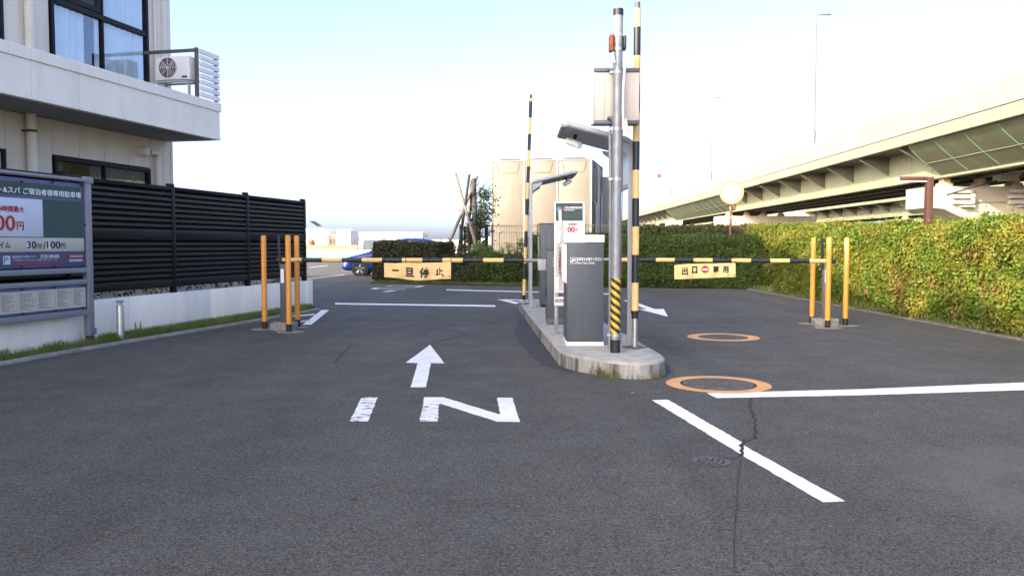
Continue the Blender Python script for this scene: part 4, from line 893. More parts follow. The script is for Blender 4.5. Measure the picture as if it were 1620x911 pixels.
t = MB(); t.quadstrip([[(sxp(882.5)+.0, -.03, szp(333)), (sxp(887.6), -.034, szp(332))], [(sxp(883.5), -.045, szp(350)), (sxp(888.5), -.05, szp(350))], [(sxp(884.5), -.04, szp(370)), (sxp(890.5), -.05, szp(370))]]); t.build('peeling_strip', mat('strip_paper', (.6, .55, .48), .7, var=.2, vscale=60), sb, smooth=0)
for k in range(6): sp('駐車料金 先払いの方へ'[k:k+6], 884, 891.5, 441+k*3.3, 443+k*3.3, M_REDINK, .0004)
sb_('notice_strip', 878.6, 891, 384, 438, -.027, -.0245, mat('strip_paper', (.6, .55, .48)), 0)
for k in range(9): sp('ご利用案内'[k % 3:k % 3+3], 882, 887, 386+k*5.5, 388.8+k*5.5, mat('grey_print', (.16, .16, .17)), .0004, -.028)
sb_('dark_panel', 878.6, 921, 463, 469, -.027, -.0245, mat('dark_panel_grey', (.05, .055, .06), .5), 0); sb_('dark_panel', 878.6, 921, 473, 477.5, -.027, -.0245, mat('dark_panel_grey', (.05, .05, .06)), 0); sp('P料金', 880, 890.5, 473.8, 476.8, M_WHITEINK, .0008, -.028); sp('現金', 879.6, 883, 464, 468, M_WHITEINK, .0006, -.028)

# ---------------- bollards and arm rests ----------------
M_ORANGE = mat('orange_bollard', (.74, .30, .04), .42, var=.06, vscale=4, bump=.02, dirt=.06, dcol=(.5, .25, .06), dscale=6)
M_MORTAR = mat('mortar_pad', (.24, .215, .18), .95, var=.25, vscale=12, bump=.4)
def bollard(p, h):
    o = thing('bollard', 'x', 'bollard', p); t = MB(); t.lathe([(.042, .125), (.042, h-.02), (.036, h-.005), (.022, h+.004), (.0, h+.008)][:-1], seg=22); t.build('post', M_ORANGE, o)
    t = MB(); t.lathe([(.044, -.02), (.044, .125)], seg=22); t.build('black_sleeve', M_BLACKMATT, o)
    t = MB(); a = [random.uniform(.15, .24) for k in range(9)]; t.prism([(a[k]*math.cos(2*PI*k/9)*1.1, a[k]*math.sin(2*PI*k/9), -.03) for k in range(9)], (0, 0, .037)); t.build('mortar_pad', M_MORTAR, o, smooth=0); return o
bl = [((419, 520.5), 'orange bollard on its own mortar pad, nearest the low white wall'), ((457.5, 525), 'front orange bollard before the left grey arm rest post'), ((471, 517.3), 'orange bollard behind the left arm rest, over the hatching')]
br = [((1284.5, 512), 'orange bollard left of the right arm rest post'), ((1309, 518.6), 'front orange bollard before the right arm rest post'), ((1337, 515), 'orange bollard right of the right arm rest, near the hedge')]
for (px, lab) in bl: o = bollard(G(*px), 1.505); tag(o, lab, group='orange bollards around the barrier arm rests')
for (px, lab) in br: o = bollard(G(*px), 1.475); tag(o, lab, group='orange bollards around the barrier arm rests')
def armrest(label, c, m, zfork, arm_z):
    o = thing('arm_rest', label, 'arm rest', c)
    t = MB(); t.box(-.19, .19, -.13, .13, -.02, .125, .012); t.build('concrete_base', mat('rough_concrete', (.25, .23, .2), .95, var=.35, vscale=22, bump=1.0, bscale=55), o)
    t = MB(); t.box(-.045, .045, -.05, .05, .125, arm_z-.06, .005); t.build('post', m, o)
    for x, mm, nm in ((-.05, M_BLACKMATT, 'fork_plate'), (.045, M_GALV, 'fork_plate')):
        t = MB(); t.prism([(x-.01, -.03, arm_z-.14), (x+.012, -.03, arm_z-.14), (x+.012+(-.02 if x < 0 else .02), -.03, zfork), (x-.01+(-.02 if x < 0 else .02), -.03, zfork+.01)], (0, .06, 0)); t.build(nm, mm, o, smooth=0)
    t = MB(); t.box(-.03, .02, -.054, -.0505, arm_z-.36, arm_z-.14); t.build('label_plate', M_WHITE, o, smooth=0)
    return o
armrest('grey arm rest post on a rough block inside the left bollards', Vector((A1.x+.135, 13.07, 0)), M_CABINET, 1.50, A1.z)
armrest('brownish arm rest post on a rough block inside the right bollards', Vector((B1.x-.14, 13.78, 0)), mat('brown_grey_steel', (.15, .125, .115), .55, var=.1), 1.47, B1.z)
# ---------------- hedges and plants ----------------
def nz(P, seed, f, octv=3):
    r = np.random.default_rng(seed); out = np.zeros(len(P)); a = 1.0
    for o in range(octv):
        for k in range(4):
            d = r.normal(size=3); d /= np.linalg.norm(d); out += a*np.sin(P@d*f*r.uniform(.7, 1.4)+r.uniform(0, 6.28))
        f *= 2.1; a *= .55
    return out/5
def leaf_cloud(name, P, Nn, size, m, parent, seed=1, aspect=.55, droop=.0, kind=None):
    """One mesh of small folded leaves at points P facing roughly along Nn."""
    r = np.random.default_rng(seed); n = len(P); N_ = Nn+r.normal(scale=.55, size=(n, 3)); N_ /= np.linalg.norm(N_, axis=1, keepdims=True)
    T = r.normal(size=(n, 3))+np.array([0, 0, .5-droop]); T -= N_*np.sum(T*N_, 1, keepdims=True); T /= np.linalg.norm(T, axis=1, keepdims=True); B_ = np.cross(N_, T)
    s = (size*r.uniform(.65, 1.35, n))[:, None]; w_ = s*aspect*.5; V = np.zeros((n, 4, 3), np.float32)
    V[:, 0] = P; V[:, 1] = P+T*s*.5+B_*w_+N_*s*.08; V[:, 2] = P+T*s; V[:, 3] = P+T*s*.5-B_*w_+N_*s*.08
    me = bpy.data.meshes.new(name); me.vertices.add(n*4); me.vertices.foreach_set('co', V.ravel())
    me.loops.add(n*6); me.polygons.add(n*2); b0 = np.arange(n)*4
    li = np.stack([b0, b0+1, b0+2, b0, b0+2, b0+3], 1).ravel(); me.loops.foreach_set('vertex_index', li.astype(np.int32)); me.polygons.foreach_set('loop_start', (np.arange(n*2)*3).astype(np.int32))
    at = me.attributes.new('tint', 'FLOAT', 'FACE'); at.data.foreach_set('value', np.repeat(r.random(n), 2).astype(np.float32)); me.update(); me.validate(); me.materials.append(m)
    o = link(name, me, parent); o['kind'] = 'stuff'; return o
M_CORE = mat('hedge_core_dark', (.022, .018, .011), .95, var=.4, vscale=20, bump=1.0, bscale=30)
M_TWIG = mat('twig_bark', (.11, .08, .055), .9, var=.3, vscale=20)
def hedge(name, label, a, b_, depth, h, size, dens, m, seed, top=.6, back=.25, lump=.09, ends=True, group=None):
    """Clipped hedge along the line a-b (its front edge), depth to the left of a->b seen from above turned away from the viewer."""
    a, b_ = Vector((*a, 0)), Vector((*b_, 0)); L_ = (b_-a).length; d = (b_-a)/L_; ang = math.atan2(d.y, d.x); o = thing(name, label, 'hedge', a, ang, group)
    r = np.random.default_rng(seed); P = []; Nn = []
    def add(n, fx, fy, fz, nn):
        n = int(n); q = np.stack([fx(n), fy(n), fz(n)], 1); P.append(q); Nn.append(np.tile(np.array(nn, float), (n, 1)))
    U = lambda lo, hi: (lambda n: r.uniform(lo, hi, n)); K = lambda v: (lambda n: np.full(n, v))
    add(L_*h*dens, U(0, L_), K(0.), lambda n: h*(r.random(n)**.9), (0, -1, .35)); add(L_*depth*dens*top, U(0, L_), U(0, depth), K(h), (0, -.2, 1)); add(L_*h*dens*back, U(0, L_), K(depth), U(0, h), (0, 1, .3))
    if ends: add(depth*h*dens, K(0.), U(0, depth), U(0, h), (-1, 0, .3)); add(depth*h*dens, K(L_), U(0, depth), U(0, h), (1, 0, .3))
    P = np.concatenate(P); Nn = np.concatenate(Nn)
    C = P[::6]; CN = Nn[::6]; m_ = len(C); J = r.normal(size=(m_, 6, 3)); J /= np.linalg.norm(J, axis=2, keepdims=True)
    rosette = np.repeat(C, 6, 0)+(J*size*.55).reshape(-1, 3); RN = np.repeat(CN, 6, 0)*.75+J.reshape(-1, 3)*.8
    P = np.concatenate([rosette, P[::2]]); Nn = np.concatenate([RN, Nn[::2]]); n = len(P)
    off = lump*(nz(P, seed, 2.2)+.6*nz(P, seed+5, 7))*1.3 - np.abs(r.exponential(.055, n))*(r.random(n) < .8)+r.exponential(.03, n)*(r.random(n) < .25)
    hole = np.clip((nz(P, seed+9, 6)-.34)/.35, 0, 1); off -= hole*.23; off += np.where(Nn[:, 2] > .8, .07*nz(P, seed+2, 1.3), 0)
    Nu = Nn/np.linalg.norm(Nn, axis=1, keepdims=True); P = P+Nu*off[:, None]; z = P[:, 2]
    # rounded shoulders and a slightly drawn-in foot
    sh = np.clip((z-(h-.22))/.22, 0, 1)**2; P[:, 1] += np.where(P[:, 1] < depth/2, 1, -1)*sh*.10; P[:, 1] += np.where((z < .3) & (P[:, 1] < depth/2), (.3-z)*.25, 0)
    keep = P[:, 2] > .0; P, Nn = P[keep], Nn[keep]
    leaf_cloud('foliage', P, Nn, size, m, o, seed)
    # upright stray shoots on the top
    Q = []; QN = []
    for k in range(int(L_*7)):
        x, y, hh = r.uniform(0, L_), r.uniform(0, depth*.6), r.uniform(.05, .20)
        for j in range(9): Q.append((x+r.normal()*.02, y+r.normal()*.02, h-.05+hh*j/8+r.normal()*.01)); QN.append((r.normal(), r.normal(), .6))
    leaf_cloud('shoot', np.array(Q), np.array(QN), size*.9, m, o, seed+3)
    t = MB(); t.box(.10, L_-.10, .18, depth-.12, 0, h-.17, 0)  # dark core box added inside the leaves to stop light
    bmesh.ops.subdivide_edges(t.bm, edges=t.bm.edges[:], cuts=6, use_grid_fill=True)
    for v in t.bm.verts: v.co += Vector((random.uniform(-.04, .04), random.uniform(-.05, .05), random.uniform(-.04, .04)))
    t.build('light_stop_core', M_CORE, o, smooth=0)
    for k in range(int(L_*3)):
        x = r.uniform(0, L_); t = MB(); t.tube([(x, .16+r.uniform(0, .1), 0), (x+r.normal()*.05, .12+r.uniform(-.05, .1), .35), (x+r.normal()*.15, .05+r.uniform(-.05, .1), .75)], [.011, .009, .005], 5)
        q = t.build('stem', M_TWIG, o)
    return o
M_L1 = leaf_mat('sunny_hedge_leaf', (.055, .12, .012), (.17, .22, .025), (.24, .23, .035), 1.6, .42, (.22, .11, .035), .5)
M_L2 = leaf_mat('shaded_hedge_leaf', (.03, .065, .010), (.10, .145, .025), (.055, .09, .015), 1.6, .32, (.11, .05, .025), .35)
M_L3 = leaf_mat('reddish_hedge_leaf', (.06, .06, .02), (.10, .075, .03), (.055, .085, .022), 1.3, .3, (.13, .05, .03), .8)
M_L4 = leaf_mat('dark_hedge_leaf', (.030, .045, .014), (.065, .075, .022), (.07, .055, .02), 1.8, .28, (.075, .04, .022), .6)
M_L5 = leaf_mat('bright_shrub_leaf', (.06, .11, .018), (.13, .18, .035), (.09, .14, .03), 2.5, .35)
h1 = hedge('hedge', 'long clipped hedge along the right kerb, sunlit yellow green with pink flowers', (7.38, 22.9), (7.38, 12.6), 1.25, 1.70, .062, 4000, M_L1, 11, lump=.15, ends=False)
h1b = hedge('hedge', 'near end of the right kerb hedge at the right edge of the picture', (7.38, 12.62), (7.38, 6.4), 1.25, 1.71, .060, 4200, M_L1, 12, lump=.15, ends=False)
h2_ = hedge('hedge', 'shaded green hedge closing the right lane behind the exit banner', (.55, 27.0), (7.62, 25.25), 1.5, 1.62, .066, 2700, M_L2, 21)
h3_ = hedge('hedge', 'taller reddish dark hedge behind the green hedge and mirror post', (3.6, 29.6), (9.2, 28.6), 1.4, 2.0, .075, 1900, M_L3, 31)
h3b = hedge('hedge', 'sunlit corner hedge behind the right lane under the viaduct', (7.45, 25.4), (12.5, 24.6), 1.3, 1.95, .065, 2100, M_L1, 35)
h4_ = hedge('hedge', 'dark clipped hedge block hiding the middle of the blue car', (-5.0, 29.5), (-2.62, 28.75), 1.7, 1.44, .07, 2400, M_L4, 41, lump=.06)
h5_ = hedge('hedge', 'low reddish shrub row under the right end of the stop banner', (-2.65, 28.7), (-1.25, 28.3), 1.3, .98, .07, 2200, M_L4, 51, lump=.10)
h6_ = hedge('hedge', 'low green shrub row behind the left barrier near the canopy posts', (-1.3, 28.3), (.75, 27.6), 1.2, .95, .075, 2100, M_L2, 61, lump=.12)
def shrub(label, c, r0, h, n, size, m, seed, flat=1.0):
    o = thing('shrub', label, 'shrub', (*c, 0)); r = np.random.default_rng(seed); u = r.normal(size=(n, 3)); u /= np.linalg.norm(u, axis=1, keepdims=True); rad = (1-.35*r.random(n)**2)[:, None]*(1+.22*nz(u*2.0, seed, 3.0))[:, None]
    P = u*rad*np.array([r0, r0, h*.42])+np.array([0, 0, h*.58]); k = P[:, 2] > .05; leaf_cloud('foliage', P[k], u[k], size, m, o, seed)
    for k in range(5): a = k*1.26; t = MB(); t.tube([(.02*math.cos(a), .02*math.sin(a), 0), (r0*.3*math.cos(a), r0*.3*math.sin(a), h*.45), (r0*.55*math.cos(a), r0*.55*math.sin(a), h*.85)], [.02, .013, .005], 6); t.build('stem', M_TWIG, o)
    return o
shrub('round bright green shrub standing behind the left barrier arm', AT(763, 420, 29.2).xy, .52, 1.47, 3600, .08, M_L5, 71)
shrub('thin reddish shrub below the black gate behind the left barrier', AT(735, 420, 29.6).xy, .42, 1.35, 900, .07, M_L4, 72)
shrub('small open shrub left of the canopy posts before the wire fence', AT(803, 420, 29.0).xy, .36, 1.42, 620, .08, M_L5, 73)
shrub('upright reddish green shrub beside the canopy posts', AT(824, 420, 28.6).xy, .30, 1.62, 520, .085, M_L2, 74)
shrub('sparse twiggy shrub right of the dark hedge block near the blue car tail', AT(707, 420, 29.3).xy, .45, 1.28, 420, .07, M_L4, 75)
# pink azalea flowers in the long hedge
for px, py in ((1472, 441), (1477, 452), (1371, 461)):
    d = ray(px, py); k = 7.27/d.x; p = Vector((7.27, d.y*k, H+d.z*k)); lp = h1.matrix_basis.inverted() @ p
    t = MB()
    for q in range(5):
        a = q*2*PI/5; c = (.03*math.cos(a), -.02, .03*math.sin(a)); t.poly([(0, 0, 0), (.02*math.cos(a-.6), -.02, .02*math.sin(a-.6)), (.045*math.cos(a), -.015, .045*math.sin(a)), (.02*math.cos(a+.6), -.02, .02*math.sin(a+.6))])
    o = t.build('flower', mat('pink_petal', (.55, .035, .16), .6), h1, smooth=0); o.location = lp
# kerb in front of the right hedge, hedge bed soil
for k in range(24):
    y0 = 25.2-k*.8-.8
    t = MB(); t.box(7.2, 7.32, y0+.004, y0+.796, -.1, .03, .008); tag(t.build('kerb_stone', mat('old_kerb', (.13, .115, .095), .95, var=.35, vscale=6, bump=.3)), kind='structure')
for k in range(3):
    a = Vector((7.26, 25.2, 0)).lerp(Vector((8.6, 26.2, 0)), k/3)
t = MB(); t.poly([(7.32, -6, .03), (10.2, -6, .03), (10.2, 30.5, .03), (7.32, 25.3, .03)]); t.poly([(7.32, 25.31, .028), (10.2, 30.6, .028), (0.4, 31, .028), (.55, 27.05, .028)]); t.poly([(-5.2, 29.4, .026), (.45, 27.1, .026), (.38, 34, .026), (-5.2, 34, .026)]); tag(t.build('planting_bed', M_SOIL, smooth=0), kind='structure')
gp = [(7.33+random.random()**2*.5, 6+random.random()*19, .03) for k in range(3200)]
me = grass_mesh(gp, .04, .2, .008, 15); me.materials.append(M_GRASS); tag(link('bed_grass', me), 'thin grass and ground cover at the foot of the right hedge', 'grass', kind='stuff')
gp = []
for k in range(1500):
    f = random.random(); gp.append((-5.1+f*5.7, 29.35-f*1.9+random.uniform(-.05, .2), .0))
me = grass_mesh(gp, .04, .16, .012, 16); me.materials.append(M_GRASS); tag(link('bed_grass', me), 'short grass edging the dark hedge beyond the left barrier', 'grass', kind='stuff')

# leaves showing between fence and low wall
P = RNG.uniform(size=(700, 3))*np.array([9.0, .25, .22])+np.array([-3, .18, .56]); o = thing('ground_cover', 'dark leaves showing in the gap between the black fence and low wall', 'plants', M=WALL.mat()); leaf_cloud('foliage', P, np.tile([0, -1, .4], (700, 1)).astype(float), .07, M_LEAFDK, o, 77); o['kind'] = 'stuff'

# staked young tree
TY = 33.0
M_WOODP = mat('weathered_pole', (.16, .13, .105), .85, var=.25, vscale=10)
def stake(label, x0, y0, x1, y1, dy, r=.05, bark=M_WOODP):
    a = AT(x0, y0, TY+dy); b_ = AT(x1, y1, TY-dy*.5); r *= 1.25
    d = (b_-a).normalized(); b2 = b_+d*(max(0, b_.z)/max(.05, -d.z)) if d.z < -.05 else b_
    o = thing('support_pole', label, 'pole', b2); t = MB(); t.tube([a-b2, Vector((0, 0, -.05))], [r*.9, r], 10); t.build('pole', bark, o); t = MB(); t.tube([a-b2+(b2-a)*.001, a-b2-(b2-a)*.004], [r*.9, r*.8], 10); t.build('pole_end', mat('cut_wood', (.3, .24, .17), .9), o)
stake('wooden tree support pole leaning right at the far left of the tripod', 720, 273, 741, 345, .5, .05)
stake('dark tree support pole leaning slightly left beside the tree', 742.5, 276, 731, 357, -.4, .05, mat('dark_pole', (.06, .05, .045), .9))
stake('long pale support pole leaning left down to the hedge', 755, 279, 703, 402, .3, .052, M_WOODP)
stake('thick upright dark post behind the black gate', 749.5, 283, 751, 355, .2, .085, mat('dark_pole', (.06, .05, .045)))
tb0 = AT(744, 400, TY+.3); tb0.z = 0
tr_ = thing('tree', 'half bare staked young tree beside the water tank', 'tree', tb0)
M_BARK = mat('dark_bark', (.07, .055, .045), .95, var=.3, vscale=12, bump=.6, bscale=30)
def tp(px, py, dy=0): return AT(px, py, TY+.3+dy)-tb0
t = MB(); t.tube([(0, 0, -.05), tp(742, 380), tp(741, 357), tp(745.5, 322), tp(744, 300), tp(745, 285)], [.075, .07, .06, .05, .04, .02], 9); t.build('trunk', M_BARK, tr_)
brs = [((742, 352), (754, 335), (766, 318), (776, 305)), ((744, 330), (756, 312), (765, 292), (772, 271)), ((745, 318), (760, 300), (772, 288), (778, 283)), ((741, 360), (752, 352), (766, 348), (776, 344)), ((742, 345), (735, 338), (728, 334), (722, 331)), ((744, 322), (752, 300), (757, 288), (770, 268)), ((743, 350), (760, 345), (770, 330), (777, 322))]
for k, br in enumerate(brs):
    dy = (-1)**k*.5; pts = [tp(*p, dy*j/3) for j, p in enumerate(br)]; t = MB(); t.tube(pts, [.028, .02, .012, .005], 6); q = t.build('branch', M_BARK, tr_)
    t = MB()
    for j in range(10):
        f = random.uniform(.3, 1); i = min(int(f*3), 2); c = pts[i].lerp(pts[i+1], f*3-i); e = c+Vector((random.uniform(-.35, .45), random.uniform(-.3, .3), random.uniform(-.1, .5))); t.tube([c, c.lerp(e, .5)+Vector((0, 0, .04)), e], [.007, .005, .002], 4)
    t.build('twig', M_BARK, q)
P = []
for k in range(85):
    cxp, cyp = random.choice([(760, 330), (770, 322), (766, 345), (755, 350), (772, 312), (750, 340), (764, 308), (745, 372), (755, 378), (748, 362), (738, 385), (768, 352)]); c = tp(cxp+random.gauss(0, 6), cyp+random.gauss(0, 7), random.uniform(-.5, .5))
    for j in range(30): P.append(c+Vector((random.gauss(0, .13), random.gauss(0, .13), random.gauss(0, .10))))
P = np.array([p[:] for p in P]); leaf_cloud('foliage', P, RNG.normal(size=P.shape)+np.array([0, -.3, .6]), .105, leaf_mat('tree_leaf', (.035, .055, .018), (.075, .10, .03), (.05, .07, .02), 3, .35), tr_, 81)

# ---------------- fences by the tank ----------------
FYt = 34.0
fa, fb_ = AT(778, 400, FYt).x, AT(1001, 400, FYt-1.2).x
wf = thing('wire_fence', 'dark welded wire fence before the cream water tank', 'fence', (fa, FYt, 0), math.atan2(-1.2, fb_-fa)); LF = math.hypot(fb_-fa, 1.2); ZF = AT(800, 356, FYt).z
M_WIRE = mat('dark_wire', (.03, .032, .03), .5, .3)
t = MB()
for k in range(int(LF/.105)+1): x = k*.105; t.box(x-.0045, x+.0045, -.0045, .0045, .05, ZF)
for z in [.1, .5, .95, 1.4, 1.85, ZF-.1]: t.box(0, LF, -.012, -.005, z-.006, z+.006)
for z in (ZF-.03, ): t.box(0, LF, -.03, .03, z-.012, z+.012)
q = t.build('wire_panel', M_WIRE, wf, smooth=0); q['kind'] = 'stuff'
for k in range(4): t = MB(); x = LF*k/3; t.lathe([(.025, 0), (.025, ZF+.03)], (x, .03, 0), 10); t.build('fence_post', M_WIRE, wf)
gx0, gx1 = AT(727.5, 380, 33.4).x, AT(771.5, 380, 33.4).x; zg = AT(750, 357.5, 33.4).z
ga = thing('metal_gate', 'small black metal gate with two thick posts by the staked tree', 'gate', (gx0, 33.4, 0)); WG = gx1-gx0
for x, nm, w_ in ((.05, 'gate_post', .07), (WG-.05, 'gate_post', .07)): t = MB(); t.box(x-w_, x+w_, -w_, w_, 0, zg+.05, .01); t.build(nm, M_BLACKAL, ga)
for x in (.2, WG*.72): t = MB(); t.box(x-.03, x+.03, -.02, .02, .1, zg-.05); t.build('stile', M_BLACKAL, ga)
for z in (zg-.06, .95, .15): t = MB(); t.box(.12, WG-.12, -.02, .02, z-.03, z+.03); t.build('gate_rail', M_BLACKAL, ga)
t = MB()
for k in range(12): x = .16+k*(WG-.3)/11; t.box(x-.004, x+.004, -.004, .004, .1, zg-.06)
q = t.build('wire_panel', M_WIRE, ga, smooth=0); q['kind'] = 'stuff'

# ---------------- water tank ----------------
tl, trr = AT(778, 300, 41.1), AT(935, 300, 40.0); tl.z = trr.z = 0
TW = (trr-tl).length; tang = math.atan2(trr.y-tl.y, trr.x-tl.x); tk_ = thing('water_tank', 'large cream panelled water tank with bolted flanges behind the wire fence', 'tank', tl, tang)
ZT0, ZT1 = .35, AT(935, 251, 40.0).z; TD = 4.6
M_TANK = mat('cream_tank_panel', (.112, .097, .072), .6, var=.06, vscale=1.2, dirt=.25, dcol=(.30, .26, .19), dscale=1.5, stretch=(2, 2, .5), bump=.05, bscale=20)
M_FLANGE = mat('galvanised_flange', (.22, .22, .215), .55, .3, var=.2, vscale=10)
t = MB(); t.box(-.1, TW+.1, -.1, TD+.1, 0, ZT0, .02); t.build('plinth', M_CONC, tk_)
nw = 3
for i in range(nw):
    x0, x1 = TW*i/nw+.05, TW*(i+1)/nw-.05; t = MB(); t.box(x0, x1, .0, .05, ZT0+.01, ZT1-.06, .015); p = t.build('panel', M_TANK, tk_)
    wq = x1-x0; xa, xb = x0+wq*.2, x1-wq*.22; za = ZT0+(ZT1-ZT0)*.33
    t = MB(); t.tube([(xa, -.004, ZT0+.1), (xa, -.004, za-.25), (xa+.05, -.004, za-.07), (xa+.2, -.004, za), (xb-.2, -.004, za), (xb-.05, -.004, za-.07), (xb, -.004, za-.25), (xb, -.004, ZT0+.1)], .028, 8); t.build('panel_rib', M_TANK, p)
    zb_ = ZT1-.62; t = MB(); t.tube([(x0+wq*.12, -.004, ZT1-.16), (x0+wq*.2, -.004, zb_), (x1-wq*.2, -.004, zb_), (x1-wq*.12, -.004, ZT1-.16)], .022, 8); t.build('panel_rib', M_TANK, p)
    cxx, r1 = (x0+x1)/2, wq/2; t = MB(); A = [(x0, .0), (x1, .0), (x1, TD), (x0, TD)]; t.quadstrip([[(x0, 0, ZT1-.03), (x1, 0, ZT1-.03)], [(x0+.35, .5, ZT1+.13), (x1-.35, .5, ZT1+.13)], [(x0+.35, TD-.5, ZT1+.13), (x1-.35, TD-.5, ZT1+.13)], [(x0, TD, ZT1-.03), (x1, TD, ZT1-.03)]]); t.poly([(x0, 0, ZT1-.03), (x0+.35, .5, ZT1+.13), (x0+.35, TD-.5, ZT1+.13), (x0, TD, ZT1-.03)]); t.poly([(x1, 0, ZT1-.03), (x1-.35, .5, ZT1+.13), (x1-.35, TD-.5, ZT1+.13), (x1, TD, ZT1-.03)]); t.build('roof_panel', M_TANK, tk_)
for i in range(nw+1):
    x = TW*i/nw; t = MB(); t.box(x-.045, x+.045, -.035, .06, ZT0, ZT1-.03, .004); f = t.build('flange', M_FLANGE, tk_)
    t = MB()
    for k in range(22): z = ZT0+.1+k*(ZT1-ZT0-.2)/21; t.box(x-.06, x+.06, -.05, -.034, z-.015, z+.015)
    q = t.build('bolt', M_FLANGE, f, smooth=0); q['kind'] = 'stuff'
t = MB(); t.box(0, TW, -.04, .06, ZT1-.06, ZT1-.02, .004); t.build('top_flange', M_FLANGE, tk_)
ns = 3
for i in range(ns):
    y0, y1 = TD*i/ns+.05, TD*(i+1)/ns-.05; t = MB(); t.box(TW-.05, TW, y0, y1, ZT0+.01, ZT1-.06, .015); t.build('side_panel', M_TANK, tk_); t = MB(); t.box(-.0, .05, y0, y1, ZT0+.01, ZT1-.06, .015); t.build('side_panel', M_TANK, tk_)
    t = MB(); t.box(TW-.06, TW+.04, y1-.0+.005, y1+.095, ZT0, ZT1-.03, .004); t.build('flange', M_FLANGE, tk_)
t = MB(); t.box(TW-.04, TW+.05, 0, TD, ZT1-.06, ZT1-.02, .004); t.build('top_flange', M_FLANGE, tk_)
for y, r, z1 in ((.75, .06, 3.4), (1.5, .09, ZT1-.3), (2.9, .07, 4.0)): t = MB(); t.tube([(TW+.18, y, 0), (TW+.18, y, z1), (TW+.02, y, z1+.1)], r, 10); t.build('pipe', M_GALV, tk_)
t = MB(); t.box(TW-.02, TW+.9, TD+.02, TD+1.4, 0, ZT1-.5, .02); t.build('pump_housing', mat('housing_grey', (.24, .25, .25), .6, var=.1), tk_)

# ---------------- traffic mirror and brown lamp behind the hedges ----------------
mb_ = AT(1155, 400, 27.6); mb_.z = 0; zc = AT(1156, 305, 27.6).z
mr_ = thing('traffic_mirror', 'round convex traffic mirror with an orange rim on a brown post', 'mirror', mb_)
t = MB(); t.tube([(0, 0, 0), (0, 0, zc-.3)], .04, 14); t.build('post', mat('red_brown_post', (.16, .045, .025), .6, var=.2, vscale=8, dirt=1.0, dcol=(.6, .55, .5), dscale=7), mr_)
xm_ = Matrix.Translation((.0, -.1, zc)) @ Matrix.Rotation(R(-14), 4, 'Z') @ Matrix.Rotation(R(6), 4, 'X')
t = MB(); t.lathe([(.30, -.035), (.39, -.03), (.40, .0), (.39, .03), (.1, .06)], (0, 0, 0), 40, 'y'); t.build('rim', mat('faded_orange_rim', (.46, .2, .10), .5), mr_, xf=xm_)
mm_ = bpy.data.materials.new('mirror_face'); mm_.use_nodes = True; mm_.node_tree.nodes['Principled BSDF'].inputs['Metallic'].default_value = .25; mm_.node_tree.nodes['Principled BSDF'].inputs['Roughness'].default_value = .3; mm_.node_tree.nodes['Principled BSDF'].inputs['Base Color'].default_value = (.95, .95, .95, 1)  # glare put into the colour: near white and mostly diffuse
t = MB(); pr = [(.305*math.sin(k*PI/2/8), -.035-.05*(math.cos(k*PI/2/8))) for k in range(8, 0, -1)]; t.lathe(pr, (0, 0, 0), 40, 'y'); t.build('mirror_face', mm_, mr_, xf=xm_)
t = MB(); t.box(-.03, .03, -.06, .05, zc-.32, zc-.1, .005); t.build('bracket', M_RUST, mr_)
lb_ = AT(1464.5, 500, 15.0); lb_.z = 0; zl = AT(1465, 280, 15.0).z
bl_ = thing('area_lamp', 'brown steel lamp shaped like an upside down L inside the right hedge', 'lamp', lb_)
M_BRN = mat('brown_lamp_steel', (.055, .02, .011), .6, var=.12, vscale=6)
t = MB(); t.box(-.058, .058, -.058, .058, 0, zl-.005, .006); t.build('post', M_BRN, bl_)
t = MB(); t.box(-.565, -.06, -.055, .055, zl-.075, zl, .005); t.build('arm', M_BRN, bl_)
t = MB(); t.box(-.58, -.065, -.05, .05, zl-.095, zl-.0765, .003); t.box(-.588, -.566, -.05, .05, zl-.0755, zl-.02, .003); t.build('light_strip', M_WHITE, bl_)
# ---------------- elevated expressway ----------------
HP = Plane((22.55, 0), R(1.25))
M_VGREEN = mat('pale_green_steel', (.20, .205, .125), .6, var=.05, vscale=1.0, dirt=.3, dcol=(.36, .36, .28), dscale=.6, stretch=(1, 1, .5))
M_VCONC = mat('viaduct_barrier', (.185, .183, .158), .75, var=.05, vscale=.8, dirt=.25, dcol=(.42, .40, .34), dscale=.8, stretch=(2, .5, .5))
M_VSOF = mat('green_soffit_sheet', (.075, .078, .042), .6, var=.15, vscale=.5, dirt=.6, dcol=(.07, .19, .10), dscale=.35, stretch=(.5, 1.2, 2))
M_VSHADE = mat('under_deck_shade', (.062, .055, .040), .8, var=.15, vscale=.6)  # shade below the deck put into the colour of these parts
M_PIER = mat('pier_concrete', (.34, .30, .22), .85, var=.08, vscale=.6, dirt=.3, dcol=(.36, .32, .25), dscale=.8, stretch=(1, 1, .4))
ZD, ZS, ZB9, ZG = 7.35, 7.98, 9.4, 5.4
